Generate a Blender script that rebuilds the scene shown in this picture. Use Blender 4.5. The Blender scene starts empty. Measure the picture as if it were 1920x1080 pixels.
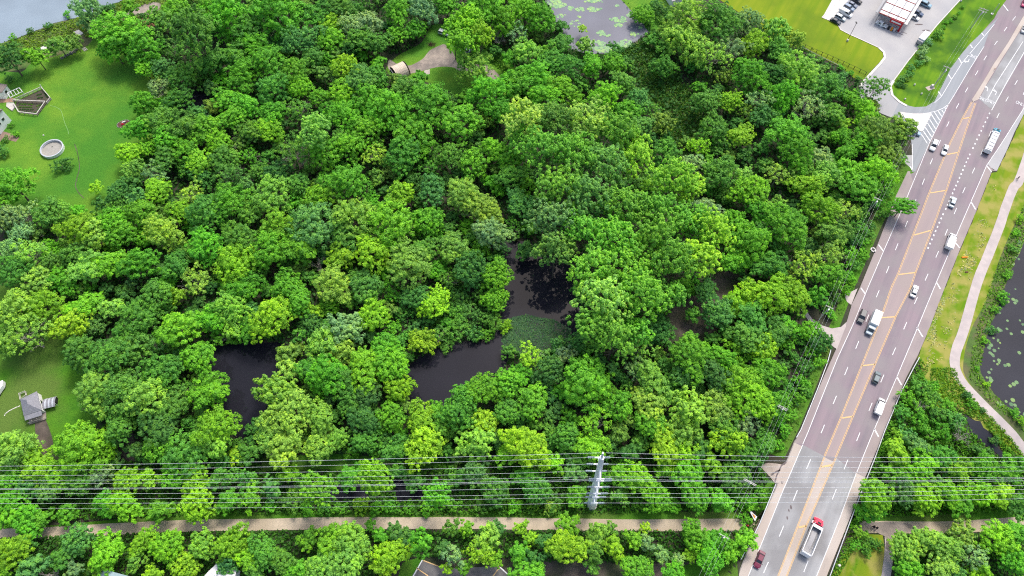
import bpy, bmesh, math, random
import numpy as np
from mathutils import Vector, Matrix, geometry

# ------------------------------------------------------------------ camera, sky, sun, exposure
scene = bpy.context.scene
col = scene.collection
H = 200.0                      # drone height, metres
F = 1364.0                     # focal length in photograph pixels (1920 wide)
TH = math.radians(61.6)        # pitch below the horizon
cd = bpy.data.cameras.new('camera'); cam = bpy.data.objects.new('camera', cd); col.objects.link(cam)
cam.location = (0, 0, H); cam.rotation_euler = (math.pi/2 - TH, 0, 0)
cd.sensor_width = 36; cd.lens = F/1920*36; cd.clip_end = 5000; cd.clip_start = 1
scene.camera = cam
SUN_EL, SUN_AZ = math.radians(58), math.radians(28)      # azimuth clockwise from +Y
w = bpy.data.worlds.new('World'); scene.world = w; w.use_nodes = True
nt = w.node_tree; bg = nt.nodes['Background']
sky = nt.nodes.new('ShaderNodeTexSky'); sky.sky_type = 'NISHITA'; sky.sun_disc = False
sky.sun_elevation = SUN_EL; sky.sun_rotation = SUN_AZ; sky.dust_density = 4.0; sky.air_density = 1.0; sky.ozone_density = 1.0
nt.links.new(sky.outputs[0], bg.inputs[0]); bg.inputs[1].default_value = 0.15
sd = bpy.data.lights.new('sun', 'SUN'); sun = bpy.data.objects.new('sun', sd); col.objects.link(sun)
sd.energy = 1.7; sd.angle = math.radians(14); sd.color = (1, .965, .9)
dirv = Vector((math.sin(SUN_AZ)*math.cos(SUN_EL), math.cos(SUN_AZ)*math.cos(SUN_EL), math.sin(SUN_EL)))
sun.rotation_euler = dirv.to_track_quat('Z', 'Y').to_euler()
sun.location = (60, 100, 260)
vs = scene.view_settings
vs.view_transform = 'Standard'; vs.look = 'None'; vs.gamma = 1; vs.use_curve_mapping = False
vs.exposure = 0.66
scene.cycles.max_bounces = 5; scene.cycles.diffuse_bounces = 3; scene.cycles.transmission_bounces = 4
scene.cycles.use_denoising = False; scene.cycles.filter_width = 1.15
rnd = random.Random(7)
rng = np.random.default_rng(7)

# ------------------------------------------------------------------ pixel -> place
ST, CT = math.sin(TH), math.cos(TH)
def G(u, v, z=0.0):
    xr, yr = u-960.0, 540.0-v
    s = (H-z)/(F*ST - yr*CT)
    return (xr*s, (F*CT + yr*ST)*s, z)
def px_m(u, v, z=0.0):         # metres per photograph pixel across
    return (H-z)/(F*ST - (540.0-v)*CT)
def z_on_ray(v, Y):            # height at which the ray of row v passes over Y
    yr = 540.0-v
    return H - Y*(F*ST - yr*CT)/(F*CT + yr*ST)
LOW = -3.0
TRAIL_L = [(-60,1006),(0,1003),(100,999),(200,993),(300,988),(380,985),(480,984),(620,981),(760,981),(900,981),(1040,983),(1200,985),(1330,984),(1415,984)]
TRAIL_R = [(1605,988),(1660,988),(1720,989),(1800,988),(1860,984),(1930,979),(1990,974)]
tl = np.array([G(u, v, LOW)[:2] for u, v in TRAIL_L+TRAIL_R])
def trail_y(x): return np.interp(x, tl[:, 0], tl[:, 1])
RL0, RL1 = np.array(G(1500,810)[:2]), np.array(G(1384,1080)[:2])
RR0, RR1 = np.array(G(1657,812)[:2]), np.array(G(1553,1075)[:2])
def sgn_dist(p, a, b):
    d = (b-a)/np.linalg.norm(b-a)
    return d[0]*(p[..., 1]-a[1]) - d[1]*(p[..., 0]-a[0])
def sst(t):
    t = np.clip(t, 0, 1); return t*t*(3-2*t)
def hz(x, y):
    x = np.asarray(x, float); y = np.asarray(y, float)
    ty = trail_y(x); d = y-ty
    low = np.where(d > 0, 1-sst((d-13)/17), 1.0)
    p = np.stack([x, y], -1)
    dl = -sgn_dist(p, RL0, RL1); dr = sgn_dist(p, RR0, RR1)     # >0 outside the road on that side
    out = np.maximum(dl, dr)
    r = 1-sst((out-1.0)/6.0)
    r = np.where(np.abs(d) < 3.3, 0.0, r)
    return LOW*low*(1-r)
def P(u, v, dz=0.0):
    z = 0.0
    for _ in range(12):
        x, y, _z = G(u, v, z); z = 0.5*z + 0.5*float(hz(x, y))
    x, y, _z = G(u, v, z)
    return (x, y, z+dz)

# ------------------------------------------------------------------ object helpers
def put(o, label=None, cat=None, group=None, kind=None, parent=None):
    if label: o['label'] = label
    if cat: o['category'] = cat
    if group: o['group'] = group
    if kind: o['kind'] = kind
    if parent is not None: o.parent = parent
    return o
def empty(name, loc, rz=0.0, **k):
    o = bpy.data.objects.new(name, None); o.location = loc; o.rotation_euler = (0, 0, rz); o.empty_display_size = .5
    col.objects.link(o); return put(o, **k)
def link(name, me, loc=None, rz=None, **k):
    o = bpy.data.objects.new(name, me)
    if loc is not None: o.location = loc
    if rz is not None: o.rotation_euler = (0, 0, rz)
    col.objects.link(o); return put(o, **k)
def np_mesh(name, V, Fc, mat=None, tint=None, smooth=False):
    me = bpy.data.meshes.new(name); V = np.asarray(V, np.float32); Fc = np.asarray(Fc, np.int32)
    n, k = Fc.shape
    me.vertices.add(len(V)); me.vertices.foreach_set('co', V.ravel())
    me.loops.add(n*k); me.loops.foreach_set('vertex_index', Fc.ravel())
    me.polygons.add(n); me.polygons.foreach_set('loop_start', np.arange(0, n*k, k, dtype=np.int32))
    me.update(calc_edges=True)
    if tint is not None:
        a = me.attributes.new('tint', 'FLOAT', 'FACE'); a.data.foreach_set('value', np.asarray(tint, np.float32))
    if mat: me.materials.append(mat)
    if smooth: me.polygons.foreach_set('use_smooth', np.ones(n, bool))
    return me
class MB:
    """collects boxes, tubes, prisms into one mesh"""
    def __init__(s): s.v = []; s.f = []; s.m = []; s.mats = []
    def mi(s, m):
        if m not in s.mats: s.mats.append(m)
        return s.mats.index(m)
    def add(s, vs, fs, mat):
        b = len(s.v); s.v += [tuple(p) for p in vs]; k = s.mi(mat)
        for f in fs: s.f.append([b+i for i in f]); s.m.append(k)
        return s
    def box(s, c, d, mat, rz=0, taper=1.0, tz=0):
        x, y, z = [q/2 for q in d]; ca, sa = math.cos(rz), math.sin(rz); vs = []
        for k, t in ((-1, 1.0), (1, taper)):
            for a, b in ((-1,-1),(1,-1),(1,1),(-1,1)):
                px, py = a*x*t, b*y*t
                vs.append((c[0]+px*ca-py*sa, c[1]+px*sa+py*ca, c[2]+k*z))
        return s.add(vs, [(3,2,1,0),(4,5,6,7),(0,1,5,4),(1,2,6,5),(2,3,7,6),(3,0,4,7)], mat)
    def hull8(s, vs, mat):
        return s.add(vs, [(3,2,1,0),(4,5,6,7),(0,1,5,4),(1,2,6,5),(2,3,7,6),(3,0,4,7)], mat)
    def tube(s, a, b, r0, r1, mat, n=6, cap=True):
        a, b = Vector(a), Vector(b); d = (b-a); 
        if d.length < 1e-6: return s
        q = d.to_track_quat('Z', 'Y'); vs = []
        for p, r in ((a, r0), (b, r1)):
            for i in range(n):
                t = 2*math.pi*i/n; vs.append(p + q @ Vector((r*math.cos(t), r*math.sin(t), 0)))
        fs = [(i, (i+1)%n, n+(i+1)%n, n+i) for i in range(n)]
        if cap: fs += [tuple(range(n-1, -1, -1)), tuple(range(n, 2*n))]
        return s.add(vs, fs, mat)
    def loft(s, rings, mat, closed=True, caps=True):
        n = len(rings[0]); vs = [p for r in rings for p in r]; fs = []
        for k in range(len(rings)-1):
            for i in range(n if closed else n-1):
                j = (i+1) % n; fs.append((k*n+i, k*n+j, (k+1)*n+j, (k+1)*n+i))
        if caps: fs += [tuple(range(n-1, -1, -1)), tuple(range((len(rings)-1)*n, len(rings)*n))]
        return s.add(vs, fs, mat)
    def prism(s, poly, z0, z1, mat):
        n = len(poly); vs = [(p[0], p[1], z0) for p in poly]+[(p[0], p[1], z1) for p in poly]
        fs = [(i, (i+1)%n, n+(i+1)%n, n+i) for i in range(n)]
        tr = geometry.tessellate_polygon([[Vector((p[0], p[1], 0)) for p in poly]])
        fs += [(c+n, b+n, a+n) for a, b, c in tr]
        return s.add(vs, fs, mat)
    def mesh(s, name, bevel=0, smooth=False):
        me = bpy.data.meshes.new(name); me.from_pydata(s.v, [], s.f)
        for m in s.mats: me.materials.append(m)
        me.polygons.foreach_set('material_index', s.m)
        bm = bmesh.new(); bm.from_mesh(me); bmesh.ops.recalc_face_normals(bm, faces=bm.faces)
        if bevel: bmesh.ops.bevel(bm, geom=bm.edges[:], offset=bevel, segments=2, affect='EDGES', clamp_overlap=True)
        bm.to_mesh(me); bm.free()
        if smooth: me.polygons.foreach_set('use_smooth', [True]*len(me.polygons))
        me.update(); return me
    def build(s, name, parent=None, bevel=0, smooth=False, loc=None, rz=None, **k):
        return link(name, s.mesh(name, bevel, smooth), loc, rz, parent=parent, **k)

# ------------------------------------------------------------------ materials
def mat(name, c1, c2=None, scale=1.0, rough=.85, bump=0.0, bscale=None, detail=6, spec=.3, metal=0, c3=None, s3=.05, lo=.35, hi=.65, nr=.5):
    m = bpy.data.materials.new(name); m.use_nodes = True; t = m.node_tree; b = t.nodes['Principled BSDF']
    b.inputs['Roughness'].default_value = rough; b.inputs['Specular IOR Level'].default_value = spec; b.inputs['Metallic'].default_value = metal
    if c2 is None:
        c2 = tuple(x*.82 for x in c1)
    g = t.nodes.new('ShaderNodeNewGeometry')
    n = t.nodes.new('ShaderNodeTexNoise'); n.inputs['Scale'].default_value = scale; n.inputs['Detail'].default_value = detail; n.inputs['Roughness'].default_value = nr
    t.links.new(g.outputs['Position'], n.inputs['Vector'])
    r = t.nodes.new('ShaderNodeValToRGB'); r.color_ramp.elements[0].position = lo; r.color_ramp.elements[1].position = hi
    r.color_ramp.elements[0].color = (*c1, 1); r.color_ramp.elements[1].color = (*c2, 1)
    t.links.new(n.outputs['Fac'], r.inputs[0]); out = r.outputs[0]
    if c3 is not None:
        n3 = t.nodes.new('ShaderNodeTexNoise'); n3.inputs['Scale'].default_value = s3; n3.inputs['Detail'].default_value = 5
        t.links.new(g.outputs['Position'], n3.inputs['Vector'])
        r3 = t.nodes.new('ShaderNodeValToRGB'); r3.color_ramp.elements[0].position = .42; r3.color_ramp.elements[1].position = .62
        t.links.new(n3.outputs['Fac'], r3.inputs[0])
        mx = t.nodes.new('ShaderNodeMix'); mx.data_type = 'RGBA'; mx.inputs['B'].default_value = (*c3, 1)
        t.links.new(r3.outputs[0], mx.inputs['Factor']); t.links.new(out, mx.inputs['A']); out = mx.outputs['Result']
    t.links.new(out, b.inputs['Base Color'])
    if bump:
        nb = t.nodes.new('ShaderNodeTexNoise'); nb.inputs['Scale'].default_value = bscale or scale*4; nb.inputs['Detail'].default_value = 4
        t.links.new(g.outputs['Position'], nb.inputs['Vector'])
        bp = t.nodes.new('ShaderNodeBump'); bp.inputs['Strength'].default_value = bump; bp.inputs['Distance'].default_value = .3
        t.links.new(nb.outputs['Fac'], bp.inputs['Height']); t.links.new(bp.outputs[0], b.inputs['Normal'])
    return m
def streak(name, c1, c2, ang, fine=.5, fade=None, **k):
    """lane wear: noise stretched along the direction ang (radians from +X)"""
    m = mat(name, c1, c2, **k); t = m.node_tree
    n = [x for x in t.nodes if x.type == 'TEX_NOISE'][0]
    g = [x for x in t.nodes if x.type == 'NEW_GEOMETRY'][0]
    mp = t.nodes.new('ShaderNodeMapping'); mp.vector_type = 'TEXTURE'
    mp.inputs['Rotation'].default_value = (0, 0, ang); mp.inputs['Scale'].default_value = (60, fine*2, 1)
    t.links.new(g.outputs['Position'], mp.inputs['Vector']); t.links.new(mp.outputs[0], n.inputs['Vector'])
    n.inputs['Scale'].default_value = 1
    return m
a0, a1 = G(1545,705), G(1640,472)
RD = math.atan2(a1[1]-a0[1], a1[0]-a0[0])       # road direction
def leafmat(name, trans=.32, rough=.6, own=False):
    m = bpy.data.materials.new(name); m.use_nodes = True; t = m.node_tree; t.nodes.clear()
    o = t.nodes.new('ShaderNodeOutputMaterial'); oi = t.nodes.new('ShaderNodeObjectInfo')
    at = t.nodes.new('ShaderNodeAttribute'); at.attribute_name = 'tint'
    # tint 0..1: hue and value differ from spray to spray (young tips yellower, old leaves bluer)
    r = t.nodes.new('ShaderNodeValToRGB'); e = r.color_ramp.elements
    e[0].position = 0; e[0].color = (.50, .62, .74, 1); e[1].position = 1; e[1].color = (1.45, 1.30, .70, 1)
    x = e.new(.5); x.color = (.92, .97, .98, 1)
    t.links.new(at.outputs['Fac'], r.inputs[0])
    mx = t.nodes.new('ShaderNodeMix'); mx.data_type = 'RGBA'; mx.blend_type = 'MULTIPLY'; mx.inputs['Factor'].default_value = 1
    if own: ac = t.nodes.new('ShaderNodeAttribute'); ac.attribute_name = 'leaf_colour'
    t.links.new(ac.outputs['Color'] if own else oi.outputs['Color'], mx.inputs['A']); t.links.new(r.outputs[0], mx.inputs['B'])
    p = t.nodes.new('ShaderNodeBsdfPrincipled'); p.inputs['Roughness'].default_value = rough; p.inputs['Specular IOR Level'].default_value = .25
    tr = t.nodes.new('ShaderNodeBsdfTranslucent'); ms = t.nodes.new('ShaderNodeMixShader'); ms.inputs[0].default_value = trans
    t.links.new(mx.outputs['Result'], p.inputs['Base Color']); t.links.new(mx.outputs['Result'], tr.inputs['Color'])
    t.links.new(p.outputs[0], ms.inputs[1]); t.links.new(tr.outputs[0], ms.inputs[2]); t.links.new(ms.outputs[0], o.inputs[0])
    return m
LEAF = leafmat('leaves')
LEAFC = leafmat('mixed_leaves', own=True)
def paintmat(name, rough=.3, metal=0, spec=.5):
    m = bpy.data.materials.new(name); m.use_nodes = True; t = m.node_tree; b = t.nodes['Principled BSDF']
    oi = t.nodes.new('ShaderNodeObjectInfo'); t.links.new(oi.outputs['Color'], b.inputs['Base Color'])
    b.inputs['Roughness'].default_value = rough; b.inputs['Metallic'].default_value = metal; b.inputs['Specular IOR Level'].default_value = spec
    return m
def watermat(name, c, rough=.06, bump=.02, scale=.6, c2=None, spec=.3):
    m = mat(name, c, c2 or tuple(x*.8 for x in c), scale=.06, rough=rough, spec=spec, bump=bump, bscale=scale)
    return m
M = {}
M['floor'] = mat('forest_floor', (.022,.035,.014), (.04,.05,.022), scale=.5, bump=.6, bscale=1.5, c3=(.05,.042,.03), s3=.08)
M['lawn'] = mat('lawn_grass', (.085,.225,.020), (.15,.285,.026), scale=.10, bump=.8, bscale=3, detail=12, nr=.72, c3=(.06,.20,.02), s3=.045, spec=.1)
M['lawn2'] = mat('dark_lawn_grass', (.045,.16,.012), (.085,.225,.015), scale=.15, bump=.8, bscale=3, detail=12, nr=.72, c3=(.10,.17,.03), s3=.06, spec=.1)  # a darker green grass than the main lawn
M['olive'] = streak('mown_grass', (.15,.235,.01), (.215,.27,.015), RD, fine=1.2, c3=(.11,.185,.012), s3=.05, spec=.1)
M['verge'] = streak('verge_grass', (.08,.20,.01), (.14,.26,.012), RD, fine=1.0, c3=(.05,.13,.012), s3=.12, spec=.1)
M['dryverge'] = streak('dry_verge_grass', (.10,.21,.008), (.20,.25,.015), RD, fine=1.2, c3=(.30,.28,.07), s3=.22, spec=.1)
M['marsh'] = mat('marsh_ground', (.09,.16,.03), (.05,.10,.02), scale=.4, bump=.5, c3=(.12,.12,.05), s3=.2)
M['dirt'] = mat('bare_dirt', (.14,.11,.09), (.075,.06,.05), scale=.35, bump=.4, bscale=2, c3=(.045,.055,.025), s3=.14)
M['gravel'] = mat('gravel', (.36,.30,.25), (.26,.22,.19), scale=.6, bump=.2, bscale=9, c3=(.20,.17,.15), s3=.2)
M['trail'] = mat('crushed_stone', (.52,.43,.32), (.44,.365,.27), scale=.5, bump=.15, bscale=10, c3=(.40,.33,.24), s3=.12)
M['asph_purple'] = streak('purple_asphalt', (.275,.215,.235), (.20,.168,.19), RD, fine=1.1, c3=(.25,.22,.225), s3=.10, rough=.9)
M['asph_turn'] = streak('pink_turn_lane_asphalt', (.345,.275,.265), (.30,.245,.245), RD, fine=1.3, c3=(.32,.265,.25), s3=.07, rough=.9)
M['asph_shoulder'] = streak('pale_shoulder_asphalt', (.31,.255,.25), (.27,.225,.225), RD, fine=.8, c3=(.33,.28,.265), s3=.1, rough=.9)
M['asph_grey'] = streak('grey_asphalt', (.25,.25,.255), (.36,.36,.36), RD, fine=1.6, c3=(.24,.235,.235), s3=.12, rough=.9)
M['asph_ramp'] = streak('blue_grey_asphalt', (.30,.315,.33), (.26,.275,.29), RD, fine=.9, rough=.9)
M['asph_dark'] = mat('dark_asphalt', (.10,.095,.10), (.135,.13,.13), scale=.4, c3=(.17,.16,.155), s3=.25, rough=.9)
M['conc_tan'] = streak('tan_concrete', (.44,.37,.32), (.39,.335,.29), RD, fine=.9, c3=(.47,.41,.36), s3=.1)
M['conc'] = mat('pale_concrete', (.42,.41,.40), (.37,.36,.36), scale=.12, c3=(.33,.33,.34), s3=.05)
M['conc_white'] = mat('white_concrete', (.66,.62,.58), (.58,.54,.51), scale=.7)
M['conc_path'] = mat('pinkish_concrete', (.50,.435,.41), (.45,.39,.37), scale=.7, c3=(.41,.36,.345), s3=.3)
M['white'] = mat('white_road_paint', (.78,.78,.78), (.66,.66,.66), scale=2)
M['yellow'] = mat('yellow_road_paint', (.72,.47,.20), (.62,.42,.22), scale=2)
M['mulch'] = mat('red_mulch', (.14,.06,.045), (.09,.04,.03), scale=2, bump=.5)
M['lake'] = watermat('lake_water', (.25,.31,.36), rough=.12)
M['lily_water'] = watermat('grey_pond_water', (.155,.16,.195), rough=.08)
M['dark_water'] = watermat('dark_pond_water', (.018,.018,.025), rough=.03, bump=.01, spec=.12)
M['right_water'] = watermat('shallow_dark_water', (.035,.036,.046), rough=.05, spec=.15)
M['metal'] = mat('galvanised_steel', (.55,.57,.60), (.48,.50,.53), scale=.4, rough=.45, metal=.25)
M['pole_steel'] = mat('pale_pole_steel', (.90,.90,.91), (.84,.85,.86), scale=.5, rough=.5)
M['wire'] = mat('aluminium_wire', (.85,.86,.88), (.78,.8,.82), scale=1, rough=.35, metal=.3)
M['wood'] = mat('weathered_wood', (.32,.28,.24), (.22,.19,.165), scale=1.5)
M['wood_pale'] = mat('pale_wood', (.55,.52,.47), (.45,.42,.38), scale=1.5)
M['bark'] = mat('bark', (.14,.11,.085), (.085,.07,.055), scale=1.2, bump=.5)
M['deadwood'] = mat('bleached_wood', (.40,.36,.31), (.28,.25,.215), scale=1.2)
M['glass'] = mat('dark_glass', (.02,.024,.03), (.03,.035,.04), rough=.08, spec=.7)
M['tyre'] = mat('tyre_rubber', (.02,.02,.02), (.03,.03,.03))
M['rim'] = mat('wheel_rim', (.4,.4,.42), (.32,.32,.34), rough=.35, metal=.6)
M['black'] = mat('black_plastic', (.02,.02,.022), (.028,.028,.03), rough=.6)
M['lamp_white'] = mat('headlight_lens', (.75,.77,.8), (.7,.72,.75), rough=.15)
M['lamp_red'] = mat('tail_light_lens', (.35,.01,.01), (.28,.01,.01), rough=.2)
M['white_paint'] = mat('white_panel', (.80,.80,.80), (.74,.74,.745), scale=.8, rough=.5)
M['roof_white'] = mat('white_roof_panel', (.82,.80,.79), (.72,.70,.70), scale=.6)
M['red'] = mat('red_panel', (.50,.015,.03), (.42,.012,.025), scale=.8, rough=.45)
M['roof_red'] = mat('dull_red_beam', (.28,.05,.04), (.2,.04,.035), scale=.8)
M['shingle'] = mat('grey_shingles', (.27,.27,.30), (.215,.215,.24), scale=1.8, bump=.3)
M['brown_roof'] = mat('brown_roof', (.24,.20,.18), (.19,.155,.14), scale=1.2, bump=.3)
M['orange_roof'] = mat('terracotta_roof', (.34,.15,.09), (.26,.115,.07), scale=1.5)
M['teal_roof'] = mat('pale_teal_roof', (.34,.44,.45), (.28,.37,.39), scale=.6)
M['tan_metal'] = mat('tan_metal_roof', (.66,.55,.44), (.58,.48,.385), scale=.7)
M['siding'] = mat('white_siding', (.88,.87,.86), (.82,.81,.80), scale=.8)
M['stone'] = mat('grey_stone', (.34,.30,.28), (.22,.20,.19), scale=1.1, bump=.4)
M['pool_liner'] = mat('pool_floor', (.36,.34,.30), (.30,.285,.25), scale=1.4)
M['insul'] = mat('grey_insulator', (.30,.36,.40), (.22,.27,.30), rough=.25)
M['orange'] = mat('orange_plastic', (.75,.28,.02), (.6,.22,.02))
M['tar'] = mat('tar_stain', (.12,.10,.10), (.16,.13,.13), scale=3)
CARP = paintmat('car_paint'); SKIN = mat('skin', (.45,.28,.2), (.4,.25,.18)); CLOTH = paintmat('cloth', rough=.9, spec=.1)
# ------------------------------------------------------------------ ground
def smooth_poly(pts, n=4, closed=True):
    out = []; N = len(pts)
    rngk = range(N) if closed else range(N-1)
    for i in rngk:
        p0 = pts[(i-1)%N] if closed or i > 0 else pts[i]; p1 = pts[i]; p2 = pts[(i+1)%N]
        p3 = pts[(i+2)%N] if closed or i+2 < N else p2
        for k in range(n):
            t = k/n; t2 = t*t; t3 = t2*t
            out.append(tuple(.5*((2*p1[j]) + (-p0[j]+p2[j])*t + (2*p0[j]-5*p1[j]+4*p2[j]-p3[j])*t2 + (-p0[j]+3*p1[j]-3*p2[j]+p3[j])*t3) for j in (0, 1)))
    if not closed: out.append(tuple(pts[-1]))
    return out
LY = .015
def bis(bm, ax, lo, hi, step):
    k = math.ceil(lo/step)*step
    while k < hi:
        no = (1,0,0) if ax == 0 else (0,1,0); co = (k,0,0) if ax == 0 else (0,k,0)
        bmesh.ops.bisect_plane(bm, geom=bm.verts[:]+bm.edges[:]+bm.faces[:], plane_co=co, plane_no=no); k += step
def sheet(name, px, m, layer=1, smooth=False, parent=None, kind='structure', drape=None, thick=0, z=None, wob=0, **k):
    if smooth: px = smooth_poly(px)
    pw = [P(u, v) for u, v in px] if z is None else [G(u, v, z) for u, v in px]
    if wob:
        r = random.Random(len(px)); q = []
        n = len(pw)
        for i in range(n):
            a, b = pw[i], pw[(i+1)%n]; L = math.dist(a[:2], b[:2]); c = max(1, int(L/1.5))
            for j in range(c): t = j/c; q.append(tuple(a[h]+(b[h]-a[h])*t + (r.uniform(-wob, wob) if h < 2 else 0) for h in range(3)))
        pw = q
    if drape is None: drape = z is None and min(p[1] for p in pw) < trail_y(0)+34 and any(abs(p[2]) > .01 for p in pw)
    dz = layer*LY + (.035 if drape else 0)
    bm = bmesh.new()
    vs = [bm.verts.new((p[0], p[1], 0)) for p in pw]
    for a, b, c in geometry.tessellate_polygon([[Vector((p[0], p[1], 0)) for p in pw]]):
        try: bm.faces.new((vs[a], vs[b], vs[c]))
        except ValueError: pass
    if drape:
        xs = [p[0] for p in pw]; ys = [p[1] for p in pw]
        bis(bm, 0, min(xs), max(xs), 1.5); bis(bm, 1, min(ys), max(ys), 1.5)
    bm.normal_update()
    for f in bm.faces:
        if f.normal.z < 0: f.normal_flip()
    if thick:
        r = bmesh.ops.extrude_face_region(bm, geom=bm.faces[:]); ex = {e for e in r['geom'] if isinstance(e, bmesh.types.BMVert)}
    if drape:
        arr = np.array([(v.co.x, v.co.y) for v in bm.verts])
        for v, h in zip(bm.verts, hz(arr[:, 0], arr[:, 1])): v.co.z = float(h)+dz
    else:
        for v in bm.verts: v.co.z = dz + (z or 0)
    if thick:
        for v in ex: v.co.z += thick
        bmesh.ops.recalc_face_normals(bm, faces=bm.faces)
    me = bpy.data.meshes.new(name); bm.to_mesh(me); bm.free(); me.materials.append(m)
    return link(name, me, parent=parent, kind=kind if parent is None else None, **k)
def ribbon(pts, w, z, closed=False):
    """world polyline -> list of quads (verts, faces)"""
    P2 = [Vector(p[:2]) for p in pts]; n = len(P2); vs = []
    for i in range(n):
        a = P2[max(i-1, 0)]; b = P2[min(i+1, n-1)]; d = (b-a).normalized(); nn = Vector((-d.y, d.x))*w/2
        vs += [(*(P2[i]+nn), z), (*(P2[i]-nn), z)]
    return vs, [(2*i+1, 2*i+3, 2*i+2, 2*i) for i in range(n-1)]
def line(name, px, w, m, layer, parent=None, raise_=0, **k):
    pts = [G(u, v) for u, v in px]
    mb = MB(); vs, fs = ribbon(pts, w, layer*LY+raise_)
    mb.add(vs, fs, m); me = bpy.data.meshes.new(name); me.from_pydata(mb.v, [], mb.f); me.materials.append(m)
    return link(name, me, parent=parent, **k)

# terrain: one sheet to the horizon, fine where it drops to the trail
xs = np.concatenate([np.array([-2500,-1200,-600,-350,-250]), np.arange(-200, 200, 1.5), np.array([250,350,600,1200,2500])])
ys = np.concatenate([np.array([-1500,-600,-250,-100,-40]), np.arange(-30, 106, 1.5), np.arange(110, 330, 6), np.array([400,600,1200,2500,4000])])
X, Y = np.meshgrid(xs, ys); Z = hz(X, Y) - .02
inside = (sgn_dist(np.stack([X, Y], -1), RL0, RL1) > -.2) & (sgn_dist(np.stack([X, Y], -1), RR0, RR1) < .2) & (Y < 120)
Z = np.where(inside & (np.abs(Y-trail_y(X)) > 3.3), Z-.25, Z)
nx, ny = len(xs), len(ys)
I = (np.arange(ny-1)[:, None]*nx + np.arange(nx-1)[None]).ravel()
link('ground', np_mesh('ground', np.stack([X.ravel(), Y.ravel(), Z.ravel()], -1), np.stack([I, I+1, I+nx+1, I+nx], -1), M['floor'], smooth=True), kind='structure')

# lawns, water, gravel -----------------------------------------------------------
sheet('lawn', [(-60,150),(0,135),(40,135),(60,118),(95,108),(160,88),(180,70),(215,90),(300,110),(330,190),(300,225),(290,260),(270,330),(230,370),(200,400),(100,420),(40,400),(-60,420)], M['lawn'], 2, smooth=True)
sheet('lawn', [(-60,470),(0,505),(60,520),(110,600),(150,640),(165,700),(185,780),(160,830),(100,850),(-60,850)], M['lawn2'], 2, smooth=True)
sheet('lawn', [(725,135),(745,105),(790,80),(815,45),(870,60),(930,90),(960,120),(990,160),(960,185),(900,170),(880,190),(820,160),(780,150)], M['lawn'], 2, smooth=True)
sheet('shore_grass', [(-40,140),(-20,84),(30,74),(60,62),(100,44),(150,32),(230,2),(320,-40),(420,-60),(420,10),(330,60),(250,60),(180,80),(160,92),(95,112),(60,125)], M['marsh'], 1, smooth=True)
sheet('lake', [(-300,-120),(-300,140),(-60,100),(0,82),(30,73),(60,61),(100,43),(150,31),(230,0),(300,-60),(320,-200),(-200,-200)], M['lake'], 3, wob=.5)
sheet('gravel_yard', smooth_poly([(283,4),(301,8),(296,20),(290,28),(262,27),(240,31),(201,37),(215,27),(240,20),(262,12)], 3), M['gravel'], 3)
sheet('gravel_drive', [(730,112),(745,120),(767,123),(782,117),(793,110),(801,100),(807,94),(823,86),(835,84),(850,100),(862,122),(900,120),(917,124),(935,140),(960,170),(942,164),(920,146),(900,138),(860,132),(852,127),(830,125),(810,128),(795,132),(775,137),(745,142),(728,128)], M['gravel'], 3, smooth=True)
sheet('concrete_apron', [(796,132),(806,130),(806,139),(794,140)], M['conc_tan'], 4)
sheet('mown_lawn', [(1320,-80),(1700,-80),(1575,0),(1542,33),(1556,39),(1571,47),(1576,56),(1593,65),(1620,77),(1648,90),(1657,100),(1655,111),(1640,126),(1618,150),(1600,146),(1577,126),(1540,108),(1500,92),(1460,70),(1430,55),(1395,30),(1350,0)], M['olive'], 2)
sheet('grass_verge', [(1880,-80),(1800,0),(1757,47),(1702,115),(1675,152),(1669,162),(1674,180),(1686,192),(1700,200),(1718,202),(1736,200),(1752,192),(1766,168),(1784,130),(1803,102),(1820,82),(1842,62),(1856,46),(1866,35),(1872,21),(1888,0),(1935,-80)], M['verge'], 2)
sheet('grass_verge', [(2080,-60),(1990,60),(1918,218),(1890,279),(1878,305),(1869,322),(1859,324),(1830,399),(1800,469),(1768,550),(1740,622),(1720,672),(1726,690),(1700,760),(1760,770),(1790,760),(1830,790),(1870,830),(1925,870),(1990,880),(1990,500),(2080,200)], M['dryverge'], 2, wob=.15)
sheet('pond_bank', [(1850,560),(1880,470),(1925,380),(1990,300),(1990,860),(1925,840),(1870,780),(1815,715),(1806,680),(1820,620)], M['marsh'], 3, smooth=True)
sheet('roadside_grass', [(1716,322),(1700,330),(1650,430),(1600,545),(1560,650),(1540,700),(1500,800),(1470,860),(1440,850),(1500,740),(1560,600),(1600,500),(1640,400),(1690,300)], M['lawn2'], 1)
sheet('forest_clearing', [(1255,585),(1290,560),(1330,540),(1350,505),(1400,500),(1430,515),(1410,545),(1350,570),(1340,620),(1360,650),(1300,650),(1250,640)], M['dirt'], 2, smooth=True, wob=.3)
sheet('marsh_meadow', [(1160,100),(1200,75),(1240,95),(1260,150),(1330,170),(1340,210),(1300,240),(1330,280),(1250,290),(1210,250),(1220,190),(1170,140)], M['marsh'], 1, smooth=True)
sheet('green_strip', [(1140,-60),(1230,-60),(1265,40),(1240,70),(1215,62),(1190,25),(1160,0)], M['lawn'], 2, smooth=True)
sheet('bare_ground', [(190,820),(240,800),(260,870),(235,890),(200,870)], M['dirt'], 2, smooth=True)  # bare dirt patch left open among the trees
sheet('dirt_track', [(66,782),(80,776),(100,830),(88,860),(70,830)], M['dirt'], 3, smooth=True)
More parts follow.
